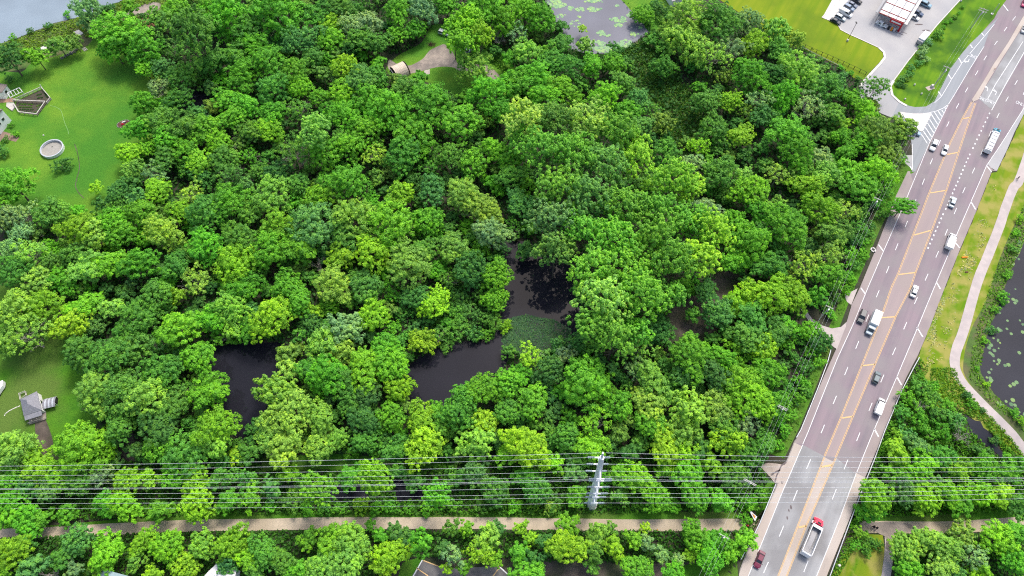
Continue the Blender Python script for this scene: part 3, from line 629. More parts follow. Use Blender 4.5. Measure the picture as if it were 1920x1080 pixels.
# u v r colour style(m,c,w,s,f,b=shrub,d=dead)
T = """
20 115 30 D m|70 110 20 L m|23 72 8 B b|57 59 7 D b|92 50 8 D b|127 29 9 B b|165 22 30 P w|178 48 18 P w|110 85 18 O w|140 80 16 O w|244 15 15 B m|210 15 12 D b|195 20 12 D b|268 30 8 D b|248 33 8 D b
235 72 46 B m|215 95 26 B m|270 100 30 B m|272 130 18 L m|300 45 26 M m|335 20 24 B m|305 130 20 G f|300 168 22 P s|272 195 22 B m|345 150 26 M m|335 190 22 M m|370 80 45 M c|430 40 46 B m|395 25 30 B m|400 120 26 M m|450 150 30 B m|440 110 26 M m|425 190 24 B m|462 200 26 B m
300 228 28 M m|260 245 24 B m|345 242 28 M m|385 245 26 B m|430 228 26 B m|320 265 26 B m|410 265 22 L m
520 35 46 B m|565 78 32 G f|600 30 25 M m|640 20 28 M m|660 55 22 P f|625 52 22 L m|625 78 24 B m|690 45 25 P w|680 78 26 M m|712 84 21 M m|746 70 18 B m|780 58 18 B m|745 22 30 B m|795 25 28 P w|838 15 24 B m|905 22 45 B m|940 42 28 B m
850 60 22 L c|880 50 26 L c|868 85 26 L c|900 75 22 L c|890 128 33 Y f|935 75 20 P d|955 112 15 B m|650 128 24 L m|628 98 15 Y f|676 160 28 G f|555 140 28 B m|505 120 35 B m|512 172 30 M m|600 138 17 O s|560 168 22 B m|600 187 18 B m|645 177 26 L m|585 110 22 M m|470 60 30 M m|480 90 26 B m
768 184 32 M m|812 186 22 B m|700 195 34 B m|655 222 30 B m|735 215 40 B m|800 210 42 B m|860 232 36 B m|775 255 38 B m|690 250 32 B m|910 178 34 B m|938 212 30 B m|955 165 26 B m|510 215 26 B m|508 248 24 L m|560 208 25 M s|595 252 30 Y c|625 218 24 B m|640 265 22 M m|470 250 24 M m
985 22 30 B m|1015 42 27 B m|970 65 20 P s|985 100 24 Y m|1050 85 22 M m|1030 120 22 M m|1098 85 16 Y w|1092 55 9 Y s|1060 128 28 M f|1110 125 22 B m|1148 122 20 B m|1000 150 34 B m|972 165 28 B m|1050 170 27 L m|1020 188 30 B m|1132 185 30 L m|1168 157 24 M m|1196 190 23 G f|1175 212 22 B m
1240 20 18 D b|1228 8 10 D b|1240 40 9 M b|1250 35 12 G b|1250 62 17 O w|1290 38 42 Y f|1285 86 37 Y w|1345 48 40 M m|1400 45 28 P f|1335 105 34 Y s|1370 95 32 P s|1402 145 36 B m|1412 88 24 L m|1243 128 22 M f|1325 195 26 M m|1368 192 20 L f|1240 232 22 O w|1200 240 22 G f|1335 240 26 M m|1390 257 24 L m|1422 190 24 P s|1432 222 22 D m
985 235 36 Y c|1100 238 38 Y c|1040 232 34 M c|1155 258 38 B c|1010 290 40 B c|1075 298 40 B c|1135 318 40 M c|1195 305 38 L c|1255 345 40 L c|1295 360 26 L c|1050 358 42 B c|1110 378 42 M c|1172 395 42 B c|1232 400 38 B c|1030 420 38 G c|1090 440 40 B c|1155 455 42 B c|1222 455 40 B c|1290 425 34 B c|1335 445 36 L c|1040 478 32 M c|1110 510 40 B c|1180 510 40 B c|1255 500 40 B c|1312 492 32 L c|1128 570 44 Y c|1200 560 42 B c|1258 560 28 B c|1110 612 34 B c|1150 640 38 B c|1195 625 26 B c|975 260 24 B c
1455 60 26 Y w|1487 78 20 Y w|1500 140 38 Y m|1470 180 30 B m|1540 168 30 M m|1512 205 30 P s|1475 250 36 B m|1597 188 20 B m|1557 215 22 M m|1580 236 17 L m|1622 225 26 L m|1642 165 22 M s|1640 252 30 O m|1682 248 28 O m|1577 257 18 B m|1622 268 25 B m|1460 105 24 M m|1440 140 26 D m
28 350 36 B m|8 375 26 B m|15 410 25 P w|55 405 22 P s|42 437 20 P w|100 400 28 M m|147 396 14 B m|180 353 12 L m|190 382 14 D f|225 360 20 D f|260 372 18 G m|250 318 20 Y w|292 330 22 P s|240 288 22 L m|310 305 24 M m|350 285 24 B m|376 308 22 L m|422 300 24 M m|432 332 26 M s|300 360 24 L m|270 400 28 B m|155 432 34 L m|178 445 28 Y m|212 420 26 B m|232 442 26 B m|310 440 34 Y m|360 368 24 Y s|340 400 24 L m|392 400 34 M m|432 385 36 B m|468 402 24 M m
62 478 30 Y s|95 500 22 M m|25 510 35 M f|75 532 28 Y m|150 480 25 M m|170 505 30 Y m|215 497 30 L m|265 500 32 B m|120 530 25 B m|330 500 26 M m|368 530 28 Y s|392 468 36 B m|442 500 36 L m|452 450 34 M m|462 542 28 B m|20 465 20 P w
560 288 34 M s|612 288 30 B m|655 280 30 B m|702 292 22 Y s|760 290 35 M m|845 298 30 M f|890 312 26 B m|932 288 25 L m|510 370 34 Y m|555 348 22 M m|655 345 38 B m|600 375 26 L m|590 430 42 G m|520 430 32 L m|750 368 24 L m|810 365 28 G m|800 417 28 B m|870 370 36 Y m|905 395 36 Y m|920 440 32 P m|668 415 40 Y m|735 425 44 L m|645 450 30 M m|700 478 35 L m|770 500 42 Y m|800 470 24 M m|562 470 32 B m|510 470 34 B m|600 500 18 P d|640 487 26 L m|540 537 28 B m|622 537 34 Y m|685 540 30 M m|850 467 28 O m|882 510 30 D f|932 520 28 B f|830 490 10 P d|862 497 10 P d
1250 290 24 M m|1310 277 20 L s|1300 306 20 P s|1348 330 30 M m|1410 362 34 L m|1392 328 18 Y s|1425 402 28 B m|1400 460 36 B m|1375 490 26 B m|1322 397 24 P m|1372 420 24 B m|1435 442 22 M m|1432 500 24 M m
1490 290 36 B m|1457 330 26 Y s|1537 300 22 P m|1590 285 20 B m|1660 290 24 O m|1502 322 22 M m|1547 330 28 Y m|1587 325 28 B m|1635 325 32 L m|1607 357 30 B m|1507 352 28 L m|1532 395 32 L m|1475 425 42 B m|1577 402 26 Y s|1612 400 18 M m|1562 440 26 O m|1447 390 20 O s|1552 482 28 O s|1502 500 28 Y s|1547 517 28 B m|1450 500 25 M m|1690 390 19 B m
35 590 38 Y m|85 578 34 L m|55 630 40 Y s|25 640 26 Y m|132 612 30 F m|160 577 28 L m|208 580 20 Y m|262 600 34 M m|155 665 36 M m|205 675 40 M m|247 660 34 M m|180 735 40 Y m|235 740 42 M m|275 755 38 Y m|302 700 35 M m|340 620 34 L m|372 672 30 B m|330 762 30 M m|395 735 32 B m|400 600 28 B m|430 585 34 Y w|442 610 24 Y w|292 560 30 M m|335 555 18 L m|300 800 34 D m|410 800 38 L m|470 620 22 B m|230 800 30 M m
515 598 38 L m|560 560 28 B m|587 585 16 L m|610 650 34 Y w|650 622 34 P w|640 670 30 Y w|700 590 28 L m|817 570 27 F f|790 642 24 F w|540 662 20 O w|545 690 20 Y w|520 735 34 Y w|555 775 38 Y f|520 790 30 Y f|600 780 30 Y m|620 705 36 B m|720 655 26 B m|737 690 32 B m|682 700 34 L m|645 725 28 M m|747 730 26 L m|690 742 24 D m|735 785 26 B m|682 790 26 D m|660 750 24 M m|585 690 26 M m
860 620 24 M b|880 590 22 D b|900 558 20 M b|840 648 14 M b|918 600 24 M b|930 562 22 B f|945 612 14 L b|890 628 18 D b|860 560 20 D b|780 560 24 D m|760 590 20 M b|800 608 20 D b|740 615 20 B b|855 590 20 M b|905 628 16 B b
790 782 28 L m|860 772 34 M f|905 732 30 B f|870 738 20 B m|905 792 24 F m|950 722 26 B m|820 805 24 M m|950 775 24 M m
995 670 24 F s|970 708 22 B m|1000 752 28 B m|1030 700 26 D m|1060 668 18 P w|1095 715 42 B m|1190 655 28 Y s|1222 722 34 Y m|1215 758 30 Y m|1195 695 22 P s|1155 762 28 B m|1115 795 28 L s|1215 795 28 B m|1290 770 36 Y w|1280 805 30 Y w|1290 667 40 B m|1345 672 28 B m|1372 657 18 L f|1290 705 26 G m|1345 712 30 D m|1345 592 28 G f|1378 570 22 F m|1415 555 28 F m|1410 602 30 M m|1402 640 30 M m|1432 650 24 L m|1385 720 36 L m|1410 750 36 L m|1435 762 26 L m|1340 762 30 O m|1400 795 24 P s|1232 622 30 D f|1360 805 26 M m
1450 560 34 L m|1490 557 30 L m|1532 556 20 B m|1455 622 25 M m|1445 700 28 B m|1450 760 25 B m|1474 612 20 B m
30 845 38 Y m|12 870 28 Y m|75 872 30 F m|150 840 42 L m|95 888 26 L m|190 852 24 L m|120 890 28 B m|350 852 36 M m|300 842 26 B m|400 825 34 Y m|443 857 17 F m|330 875 24 M m|255 845 16 D m|470 850 22 M m
530 840 36 Y m|510 820 26 Y m|600 838 28 Y m|625 830 24 Y m|690 830 24 M m|742 842 24 M m|800 835 38 F m|895 832 34 Y w|950 852 22 L m|660 850 16 B b|700 850 14 B b|745 850 14 B b
990 840 42 F m|1040 870 20 L s|1062 822 24 M m|1110 838 28 L m|1160 815 18 O m|1182 850 20 D m|1245 832 32 F m|1280 850 26 F m|1312 840 22 D m|1365 830 32 F w|1402 852 24 M m|1432 832 24 M m|1085 862 18 M m
""".strip().replace('\n', '|')
BAND = """
1322 548 20 D m|1300 590 14 M f|958 335 24 M m|975 385 26 G m|945 470 12 D b|955 300 22 B m|985 470 18 D m|1215 345 24 M m|470 335 12 P d|498 308 10 P d|602 190 9 P d|640 178 8 P d|532 188 8 P d|940 755 11 P d|1008 690 9 P d|1462 366 9 P d|690 172 8 P d|1415 800 9 P d|460 560 9 P d|1340 300 8 P d|250 470 9 P d|110 455 9 P d|1100 760 9 P d|1262 812 9 P d|25 900 24 B f|60 908 24 G f|100 915 26 G f|150 905 24 M f|190 892 22 P f|240 902 24 L f|280 900 20 L f|330 892 24 B f|370 902 24 L f|30 940 24 B m|20 968 22 B m|55 970 24 B m|76 975 20 B m|128 965 18 B m|200 945 22 B m|240 955 28 L m|300 960 22 B m|370 950 28 L f|430 940 22 B m|470 935 22 B f|420 900 22 M f|460 900 20 M f
540 890 18 L m|595 918 32 L c|655 895 22 B m|705 900 30 L c|750 885 20 M m|780 905 18 M m|820 930 24 B c|860 895 22 M m|890 885 24 G f|930 920 24 M m|545 942 20 M b|577 955 14 B b|680 945 18 L b|640 955 14 B b|730 948 16 B b|765 952 12 B b|510 915 20 G f|505 950 16 B b|610 955 14 M b|705 955 14 B b|800 955 14 B b|850 950 16 B b|900 952 16 M b
1075 885 20 G m|1010 920 24 M m|1040 942 18 M b|985 895 22 B m|1170 890 24 B m|1200 902 28 L m|1245 882 22 L m|1290 890 28 B m|1330 872 22 L m|1380 895 26 M m|1230 932 24 B m|1300 932 24 B m|1350 940 22 B m|1160 930 18 M m|1385 940 16 B b|1000 945 13 L b|1035 952 15 Y b|965 950 14 B b|1080 930 18 B m|1130 905 16 B b|1195 945 14 B b|1265 950 14 B b|1410 940 14 B b
60 992 20 B m|25 1030 32 L m|65 1055 24 G w|100 1072 22 P d|150 1010 28 G m|120 1040 22 M m|140 1062 18 P s|205 1028 34 L m|185 1055 22 L m|270 1012 26 L m|258 1048 20 Y f|312 1020 30 L m|380 1020 26 Y w|440 1012 32 L m|350 1062 26 L m|425 1052 20 G f|470 1038 26 L m|290 1072 20 L m|10 1062 22 L m|45 1012 20 M m|480 1070 22 M m
495 1028 30 M m|530 1050 26 M m|580 1002 22 B m|622 1008 30 L m|662 1012 34 Y m|645 1052 34 Y m|600 1058 26 Y m|555 1065 22 B m|735 1035 32 F m|715 1060 24 F m|715 1000 16 B m|752 1002 24 D m|792 1015 24 B c|845 985 16 M m|875 986 15 L f|912 1002 24 Y w|850 1040 22 P s|905 1030 26 F s|838 1062 11 L m|870 1062 16 B m|930 1045 16 L m|830 1022 16 D m|935 985 14 G m|695 980 12 B m
978 985 15 L m|995 1006 15 L m|1065 985 24 L m|1062 1022 32 F m|1022 1012 22 D m|1000 1045 20 D m|1145 985 13 M f|1120 997 22 Y m|1150 1022 22 F m|1112 1032 22 M m|1187 1006 18 L m|1210 985 11 F f|1212 1012 15 P s|1240 1037 15 P s|1272 1045 13 P s|1192 1062 28 B m|1265 1078 26 B m|1302 1000 26 B m|1345 1012 24 B m|1332 1042 28 B m|1395 1008 22 L m|1370 1032 20 L m|1295 1037 14 F m|990 1080 30 B m|972 1032 20 B m|1110 1060 14 M m|1395 970 13 B b|1405 945 13 B b|1425 925 13 B b
1680 852 22 L m|1722 840 22 G m|1726 872 26 L m|1762 860 24 M m|1790 880 24 L m|1840 850 18 D b|1862 828 9 D b|1700 895 24 B m|1642 930 28 L m|1632 960 20 B m|1692 920 24 D m|1730 930 28 L m|1782 930 24 L m|1722 950 20 L m|1830 925 24 L m|1872 930 22 L m|1800 948 22 B m|1905 950 20 M m|1840 880 24 B m|1880 890 22 B m|1905 870 20 B m|1740 905 20 M m|1670 890 20 B m|1800 820 24 P d|1722 765 14 P d|1810 742 10 D b|1842 771 7 D b|1900 774 10 B b
1720 1002 14 Y s|1690 1030 26 Y m|1735 1015 24 Y m|1762 1022 30 Y m|1800 1005 26 Y w|1822 1042 28 P s|1870 1012 30 L m|1900 1000 24 B m|1700 1065 26 B m|1762 1060 28 Y m|1842 1075 24 L m|1895 1050 26 B m|1612 1000 13 F s|1605 1022 14 B b|1625 1015 15 M b|1640 1020 13 M b|1622 1032 13 M b|1790 1075 20 G m|1600 985 12 B b|1612 960 14 B b
""".strip().replace('\n', '|')
SHR = """
1725 730 20 M b|1700 745 18 B b|1745 750 20 M b|1690 780 18 M b|1720 790 20 B b|1755 780 20 M b|1775 760 18 B b|1790 790 18 G b|1765 805 18 B b|1680 815 16 L b|1700 820 18 G b|1740 815 18 B b|1820 760 12 B b|1750 725 12 B b
1448 640 14 D b|1475 650 16 B b|1500 640 15 M b|1520 660 14 B b|1490 675 16 M b|1468 690 14 D b|1515 690 14 M b|1500 715 16 B b|1475 725 15 M b|1455 740 13 D b|1490 745 15 B b|1510 735 12 M b|1470 760 15 M b|1485 780 14 B b|1460 790 14 B b|1440 800 16 M b|1470 810 12 B b|1455 835 14 B b|1535 680 12 B b
1560 540 13 B b|1570 560 12 M b|1555 590 12 B b|1548 575 10 O b|1590 520 13 B b|1600 500 14 M b|1610 480 13 B b|1618 460 13 B b|1625 440 14 M b|1632 425 13 D b|1650 385 12 B b|1658 365 12 M b|1665 345 13 B b|1650 405 13 M b|1675 325 12 B b|1585 545 11 B b|1596 530 10 B b|1690 300 12 B b|1640 350 12 M b|1668 400 10 B b
1805 14 4 B b|1797 25 4 B b|1790 33 5 M b|1783 40 5 B b|1774 43 5 B b|1762 60 7 O b|1757 66 10 M b|1742 80 9 P b|1733 92 9 P b|1728 104 11 P b|1736 112 8 P b|1722 120 8 G b|1708 126 8 G b|1705 140 8 G b|1697 145 7 G b|1690 150 7 G b|1700 150 5 O b|1684 160 6 D b|1692 161 6 D b|1770 52 5 B b
116 311 17 D b|5 285 14 D b|12 262 8 M b|30 252 7 B b|22 236 6 B b|18 148 8 G b
1878 560 12 B b|1864 580 9 B b|1858 618 10 G b|1845 640 8 B b|1890 515 10 B b|1897 468 9 M b|1912 410 10 L b|1905 438 8 B b|1832 690 6 B b|1850 722 7 L b|1912 790 9 L b
1550 125 7 M b|1520 105 7 D b|1575 128 7 B b|1595 138 7 B b|1608 148 6 M b|1500 92 7 D b|1538 112 7 M b|1563 138 7 D b
""".strip().replace('\n', '|')
def parse(s): return [(float(a), float(b), float(c), d, e) for a, b, c, d, e in (x.split() for x in s.split('|'))]
trees = parse(T)+parse(BAND)+parse(SHR)
trees = [(u, v+(5 if v > 976 and u < 1440 and r > 10 else 0), r*(.94 if v > 976 else 1), c, s) for u, v, r, c, s in trees]
# small broadleaf trees between the big crowns, wherever the canopy list leaves a gap
FOREST = [(330,-30),(1180,-30),(1240,80),(1340,20),(1430,50),(1620,160),(1650,220),(1705,250),(1682,300),(1555,590),(1542,650),(1462,830),(1420,860),(60,870),(200,830),(150,600),(20,500),(10,430),(170,390),(230,350),(240,220),(300,130),(200,60),(330,30)]
OPEN = [PONDMID, PONDLEFT, PONDTOP, [(725,135),(790,75),(825,40),(880,95),(960,120),(975,175),(900,185),(810,175),(770,140)],
        [(1255,585),(1290,560),(1330,540),(1350,505),(1420,515),(1350,570),(1350,640),(1250,640)], [(1165,100),(1200,80),(1240,100),(1300,180),(1335,200),(1300,275),(1250,270),(1215,200)],
        [(215,810),(255,810),(260,890),(215,890)], [(60,100),(280,20),(290,250),(200,400),(60,400)], [(330,175),(390,170),(400,210),(345,215)], [(1490,570),(1588,598),(1592,615),(1572,668),(1545,648),(1512,625)], [(1145,-40),(1225,-40),(1260,60),(1190,30)], [(0,640),(150,640),(160,830),(60,830),(0,800)],[(500,855),(760,855),(760,880),(500,880)],[(712,100),(780,100),(780,150),(712,150)]]
def inpoly(x, y, poly):
    c = False; j = len(poly)-1
    for i in range(len(poly)):
        xi, yi = poly[i]; xj, yj = poly[j]
        if (yi > y) != (yj > y) and x < (xj-xi)*(y-yi)/(yj-yi)+xi: c = not c
        j = i
    return c
fills = []
fr = random.Random(11)
for _ in range(9000):
    u, v = fr.uniform(10, 1700), fr.uniform(-15, 880)
    if not inpoly(u, v, FOREST) or any(inpoly(u, v+8, q) for q in OPEN): continue
    r = fr.uniform(13, 22)
    if any(math.hypot(u-t[0], v-t[1]) < t[2]*.82+r*.45 for t in trees): continue
    if any(math.hypot(u-t[0], v-t[1]) < (t[2]+r)*.66 for t in fills): continue
    fills.append((u, v, r, fr.choice('MMDDBGMOB'), fr.choice('mmffs')))
print('trees listed', len(trees), 'fills', len(fills))

LM = [('lake', 60, 30), ('round pool', 97, 278), ('fenced garden', 60, 195), ('grey hip-roofed shed', 57, 755), ('arched tan carport', 748, 128), ('gravel turnaround', 820, 108),
      ('lily pond', 1110, 50), ('marsh meadow', 1260, 210), ('forest clearing', 1310, 600), ('red-beamed canopy', 1690, 15), ('box trailer', 1731, 71), ('white traffic island', 1725, 228), ('corner lawn fence', 1560, 112),
      ('left dark pond', 465, 730), ('middle dark pond', 1010, 570), ('lower pond lobe', 860, 700), ('steel transmission pole', 1118, 900), ('trail sign', 1409, 967), ('lower parking lot', 860, 1070),
      ('white-roofed building', 410, 1070), ('teal-roofed house', 215, 1075), ('footpath bend', 1792, 690), ('right ditch', 1860, 830), ('two walkers', 1638, 988), ('bare grey tree', 600, 500), ('roadside gravel loop', 1540, 615), ('cross-arm pole', 1647, 372),
      ('terracotta roof', 285, 45), ('stone wall', 135, 102), ('bleached bottom-left snag', 100, 1070), ('white dead tree', 1800, 820), ('dark pool', 362, 195), ('far-left trail end', 10, 1003), ('red cab truck', 1534, 978), ('right pond', 1890, 620)]
def direction(du, dv):
    a = math.degrees(math.atan2(-dv, du)) % 360
    return ['right of', 'upper right of', 'above', 'upper left of', 'left of', 'lower left of', 'below', 'lower right of'][int((a+22.5)//45) % 8]
STY = {'m': 'leafy', 'c': 'tufted', 'w': 'feathery', 's': 'sparse', 'f': 'dense', 'b': 'rounded', 'd': 'leafless'}
def describe(items):
    recs = []
    for i, t in enumerate(items):
        u, v, r, c, s = t
        d = sorted((math.hypot(u-x, v-y), n, x, y) for n, x, y in LM)[0]
        size = 'big' if r >= 32 else 'medium' if r >= 22 else 'small' if r >= 12 else 'tiny'
        noun = {'b': 'shrub', 'd': 'bare dead tree', 'c': 'cottonwood', 'w': 'willow'}.get(s, 'tree')
        recs.append(((size, WORD[c] if s != 'd' else 'grey', STY[s] if s != 'd' else 'leafless', noun, direction(u-d[2], v-d[3]), d[1]), d[0], i))
    out = {}; by = {}
    for k, d, i in recs: by.setdefault(k, []).append((d, i))
    O = ['nearest', 'second nearest', 'third nearest', 'fourth nearest', 'fifth nearest', 'sixth nearest', 'seventh nearest', 'eighth nearest', 'ninth nearest', 'tenth nearest', 'eleventh nearest', 'twelfth nearest', 'thirteenth nearest', 'fourteenth nearest', 'fifteenth nearest', 'sixteenth nearest']
    for k, L in by.items():
        L.sort(); size, cw, st, noun, dr, lm = k
        for j, (d, i) in enumerate(L):
            if len(L) == 1: out[i] = f'{size} {cw} {st} {noun} {dr} the {lm}'
            else: out[i] = f'{size} {cw} {st} {noun}, {O[min(j, 15)]} one {dr} the {lm}'
    return out
allt = trees+fills
lab = describe(allt)
tr_ = random.Random(3)
# the largest 300 of each kind stand alone; the smallest understorey trees are one mass
plain = sorted([i for i, t in enumerate(trees) if t[4] in 'mfs'], key=lambda i: -trees[i][2])
broad = set(plain[:296]); smaller = plain[296:]+list(range(len(trees), len(allt)))
smaller = set(sorted(smaller, key=lambda i: -allt[i][2])[:290])
rest = [i for i in range(len(allt)) if allt[i][4] in 'mfs' and i not in broad and i not in smaller]
print('broad', len(broad), 'smaller', len(smaller), 'mass', len(rest))
def place(u, v, r, s, fill):
    zc = 6
    for it in range(4):
        x, y, _ = G(u, v, zc); g = float(hz(x, y)); R = r*px_m(u, v, zc)*1.05
        if s == 'b': zc = g+R*.42
        elif s == 'd': zc = g+R*1.0
        else:
            Ht = min(1.75*R+1.6, 16.5) if s != 'c' else min(2.3*R+6.5, 23)
            if fill: Ht *= .72
            zc = g+max(Ht-R*.82, R*.6)
    x, y, _ = G(u, v, zc); return x, y, float(hz(x, y)), zc, R
def leafcol(c):
    j = [tr_.uniform(.86, 1.16) for _ in range(3)]; b = tr_.uniform(.86, 1.14)
    return (COLR[c][0]*j[0]*b*1.2+.006, COLR[c][1]*b*1.16, COLR[c][2]*j[2]*b*1.35+.008, 1)
for i, (u, v, r, c, s) in enumerate(allt):
    if i in rest: continue
    isfill = i >= len(trees); dead = s == 'd'; shrub = s == 'b'
    x, y, g, zc, R = place(u, v, r, s, isfill)
    k = 'L' if R > 5.6 else 'M' if R > 3.4 else 'S'
    if shrub and k == 'L': k = 'M'
    f = R/SZ[k]*1.08
    nm = {'b': 'shrub', 'd': 'dead_tree', 'c': 'cottonwood_tree', 'w': 'willow_tree'}.get(s, 'broadleaf_tree' if i in broad else 'small_broadleaf_tree')  # smaller broadleaf trees and gap fills, set apart by size alone
    grp = {'b': 'shrubs along the verges, banks and beds', 'd': 'dead trees standing bare', 'c': 'cottonwoods of the tall central stand', 'w': 'feathery willows'}.get(s, 'large trees of the woods' if i in broad else 'small trees between the large ones')
    t = empty(nm, (x, y, g), tr_.uniform(0, 6.28), label=lab[i], cat='shrub' if shrub else 'tree', group=grp)
    if dead:
        o = link('branches', tr_.choice(DEAD[k]), parent=t); o.scale = (f, f, f*.9); continue
    cm = tr_.choice(CR[{'m': 'maple', 'c': 'cotton', 'w': 'willow', 's': 'sparse', 'f': 'fine', 'b': 'shrub'}[s], k])
    cr = link('crown', cm, (0, 0, zc-g), parent=t); sy = tr_.uniform(.92, 1.08)
    cr.scale = (f*sy, f/sy, f*tr_.uniform(.9, 1.15)); cr.rotation_euler = (tr_.uniform(-.12, .12), tr_.uniform(-.12, .12), 0)
    cr.color = leafcol(c)
    if s == 'c' and 960 < u < 1350: q = cr.color; cr.color = (q[0]*1.25+.02, q[1]*1.12, q[2]*1.3+.012, 1)
    tk = link('trunk', tr_.choice(TRK[k]), parent=t)
    tk.scale = (f, f, max(.2, (zc-g)/({'L': 17, 'M': 12, 'S': 6}[k]*.66)))
    if s == 's': tk.data = DEAD[k][0]; tk.scale = (f*.85, f*.85, max(.2, (zc-g+R*.55)/{'L': 14, 'M': 8, 'S': 4.5}[k]))
# the smallest ones as one mass of real foliage
Vs, Fs, Ts, Cs, nb = [], [], [], [], 0
smv = [crown('maple', 2.6, 900+j) for j in range(3)]
sma = []
for me in smv:
    n = len(me.vertices); a = np.empty(n*3, np.float32); me.vertices.foreach_get('co', a); q = np.empty(n//4, np.float32); me.attributes['tint'].data.foreach_get('value', q); sma.append((a.reshape(-1, 3), q)); bpy.data.meshes.remove(me)
for i in rest:
    u, v, r, c, s = allt[i]; x, y, g, zc, R = place(u, v, r, s, i >= len(trees)); A, q = tr_.choice(sma); f = R/2.6*1.08; an = tr_.uniform(0, 6.28); ca, sa = math.cos(an), math.sin(an)
    B = np.stack([(A[:, 0]*ca-A[:, 1]*sa)*f+x, (A[:, 0]*sa+A[:, 1]*ca)*f+y, A[:, 2]*f+zc], 1); Vs.append(B); Ts.append(q); Cs.append(np.tile(np.array(leafcol(c), np.float32), (len(q), 1)))
if Vs:
    V = np.vstack(Vs); me = np_mesh('understorey', V, np.arange(len(V)).reshape(-1, 4), LEAFC, np.concatenate(Ts)); a = me.attributes.new('leaf_colour', 'FLOAT_COLOR', 'FACE'); a.data.foreach_set('color', np.vstack(Cs).ravel())
    link('understorey', me, label='small understorey trees closing the gaps between the large crowns', cat='understorey', kind='stuff')

# ------------------------------------------------------------------ undergrowth and ground cover (nobody could count it)
def cover(name, px, n, h, size, c, label, cat, seed=1, holes=(), up=.6, clump=0, rz=None):
    rg = np.random.default_rng(seed)
    pw = np.array([P(u, v)[:2] for u, v in px]); lo, hi = pw.min(0), pw.max(0)
    hp = [np.array([P(u, v)[:2] for u, v in q]) for q in holes]
    def inside(pt, poly):
        x, y = pt[:, 0], pt[:, 1]; r = np.zeros(len(pt), bool); j = len(poly)-1
        for i in range(len(poly)):
            a, b = poly[i], poly[j]
            with np.errstate(divide='ignore', invalid='ignore'):
                r ^= ((a[1] > y) != (b[1] > y)) & (x < (b[0]-a[0])*(y-a[1])/(b[1]-a[1]+1e-12)+a[0])
            j = i
        return r
    pt = rg.uniform(lo, hi, (int(n*2.2), 2))
    if clump:
        k = max(4, n//clump); cc = rg.uniform(lo, hi, (int(k*2.0), 2)); pt = cc[rg.integers(0, len(cc), len(pt))]+rg.normal(scale=.9, size=pt.shape)
    ok = inside(pt, pw)
    for q in hp: ok &= ~inside(pt, q)
    pt = pt[ok][:n]; m = len(pt)
    if clump: z = np.abs(rg.normal(scale=.5, size=m))*h
    else:
        w_ = .5+.5*np.sin(pt[:, 0]*.55+np.sin(pt[:, 1]*.4)*2)*np.sin(pt[:, 1]*.6+np.sin(pt[:, 0]*.35)*2)
        z = rg.uniform(.05, 1, m)**1.3*h*(.35+.65*w_)
    C = np.stack([pt[:, 0], pt[:, 1], hz(pt[:, 0], pt[:, 1])+z], 1)
    N = rg.normal(scale=.55, size=(m, 3))+np.array([0, 0, up])
    V, Fc = leaf_quads(C, N, size*rg.uniform(.6, 1.4, m), rg, 1.3)
    o = link(name, np_mesh(name, V, Fc, LEAF, np.clip(rg.normal(.5, .22, m), 0, 1)), label=label, cat=cat, kind='stuff'); o.color = (*c, 1); return o
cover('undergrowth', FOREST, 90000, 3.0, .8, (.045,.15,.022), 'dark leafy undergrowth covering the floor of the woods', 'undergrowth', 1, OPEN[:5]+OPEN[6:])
cover('undergrowth', [(-60,870),(500,862),(1000,855),(1420,862),(1440,900),(1405,955),(1000,966),(400,964),(-60,985)], 34000, 1.8, .55, (.075,.23,.018), 'thick green undergrowth beneath the power lines', 'undergrowth', 2, [[(738,900),(790,902),(796,938),(745,942)], [(612,912),(688,908),(690,934),(618,938)], [(490,862),(760,858),(760,878),(490,885)]])
cover('undergrowth', [(-60,1012),(300,998),(500,995),(1400,995),(1375,1060),(1330,1110),(-60,1110)], 22000, 1.6, .55, (.06,.19,.02), 'green undergrowth along the lower edge of the gravel trail', 'undergrowth', 3, [[(750,1045),(960,1045),(1000,1110),(720,1110)], [(960,1055),(1380,1050),(1380,1110),(960,1110)]])
cover('undergrowth', [(1665,800),(1725,690),(1760,770),(1835,790),(1925,870),(1990,900),(1990,955),(1640,970),(1600,985),(1625,900)], 16000, 1.5, .5, (.11,.32,.018), 'bright green undergrowth beside the right guardrail', 'undergrowth', 4, [[(1806,775),(1835,786),(1870,828),(1894,870),(1866,852),(1818,810)]])
cover('undergrowth', [(1680,1002),(1990,1000),(1990,1110),(1672,1110)], 6000, 1.6, .5, (.08,.25,.02), 'green undergrowth below the right trail', 'undergrowth', 5)
cover('roadside_weeds', [(1700,322),(1640,440),(1600,540),(1540,690),(1500,790),(1470,860),(1450,850),(1490,740),(1560,590),(1610,470),(1680,320)], 7000, .9, .4, (.12,.30,.015), 'green weeds between the woods and the left road edge', 'weeds', 6, [[(1495,570),(1592,598),(1590,615),(1572,662),(1530,635)]])
cover('pond_reeds', [(1880,550),(1850,630),(1836,700),(1862,738),(1925,798),(1925,815),(1850,750),(1815,705),(1822,660),(1835,600),(1860,520),(1890,450),(1925,370),(1925,440),(1900,495)], 9000, 1.0, .42, (.16,.36,.018), 'bright green reeds along the right pond shore', 'reeds', 7)
cover('ditch_weeds', [(1790,690),(1800,720),(1850,775),(1895,820),(1925,860),(1925,900),(1900,890),(1872,830),(1840,790),(1790,770),(1740,740),(1745,690)], 6000, .8, .4, (.15,.33,.02), 'green weeds between the footpath and the ditch water', 'weeds', 8)
cover('marsh_reeds', OPEN[5], 9000, 1.2, .5, (.12,.27,.03), 'tall green reeds filling the marsh meadow', 'reeds', 9, up=.3)
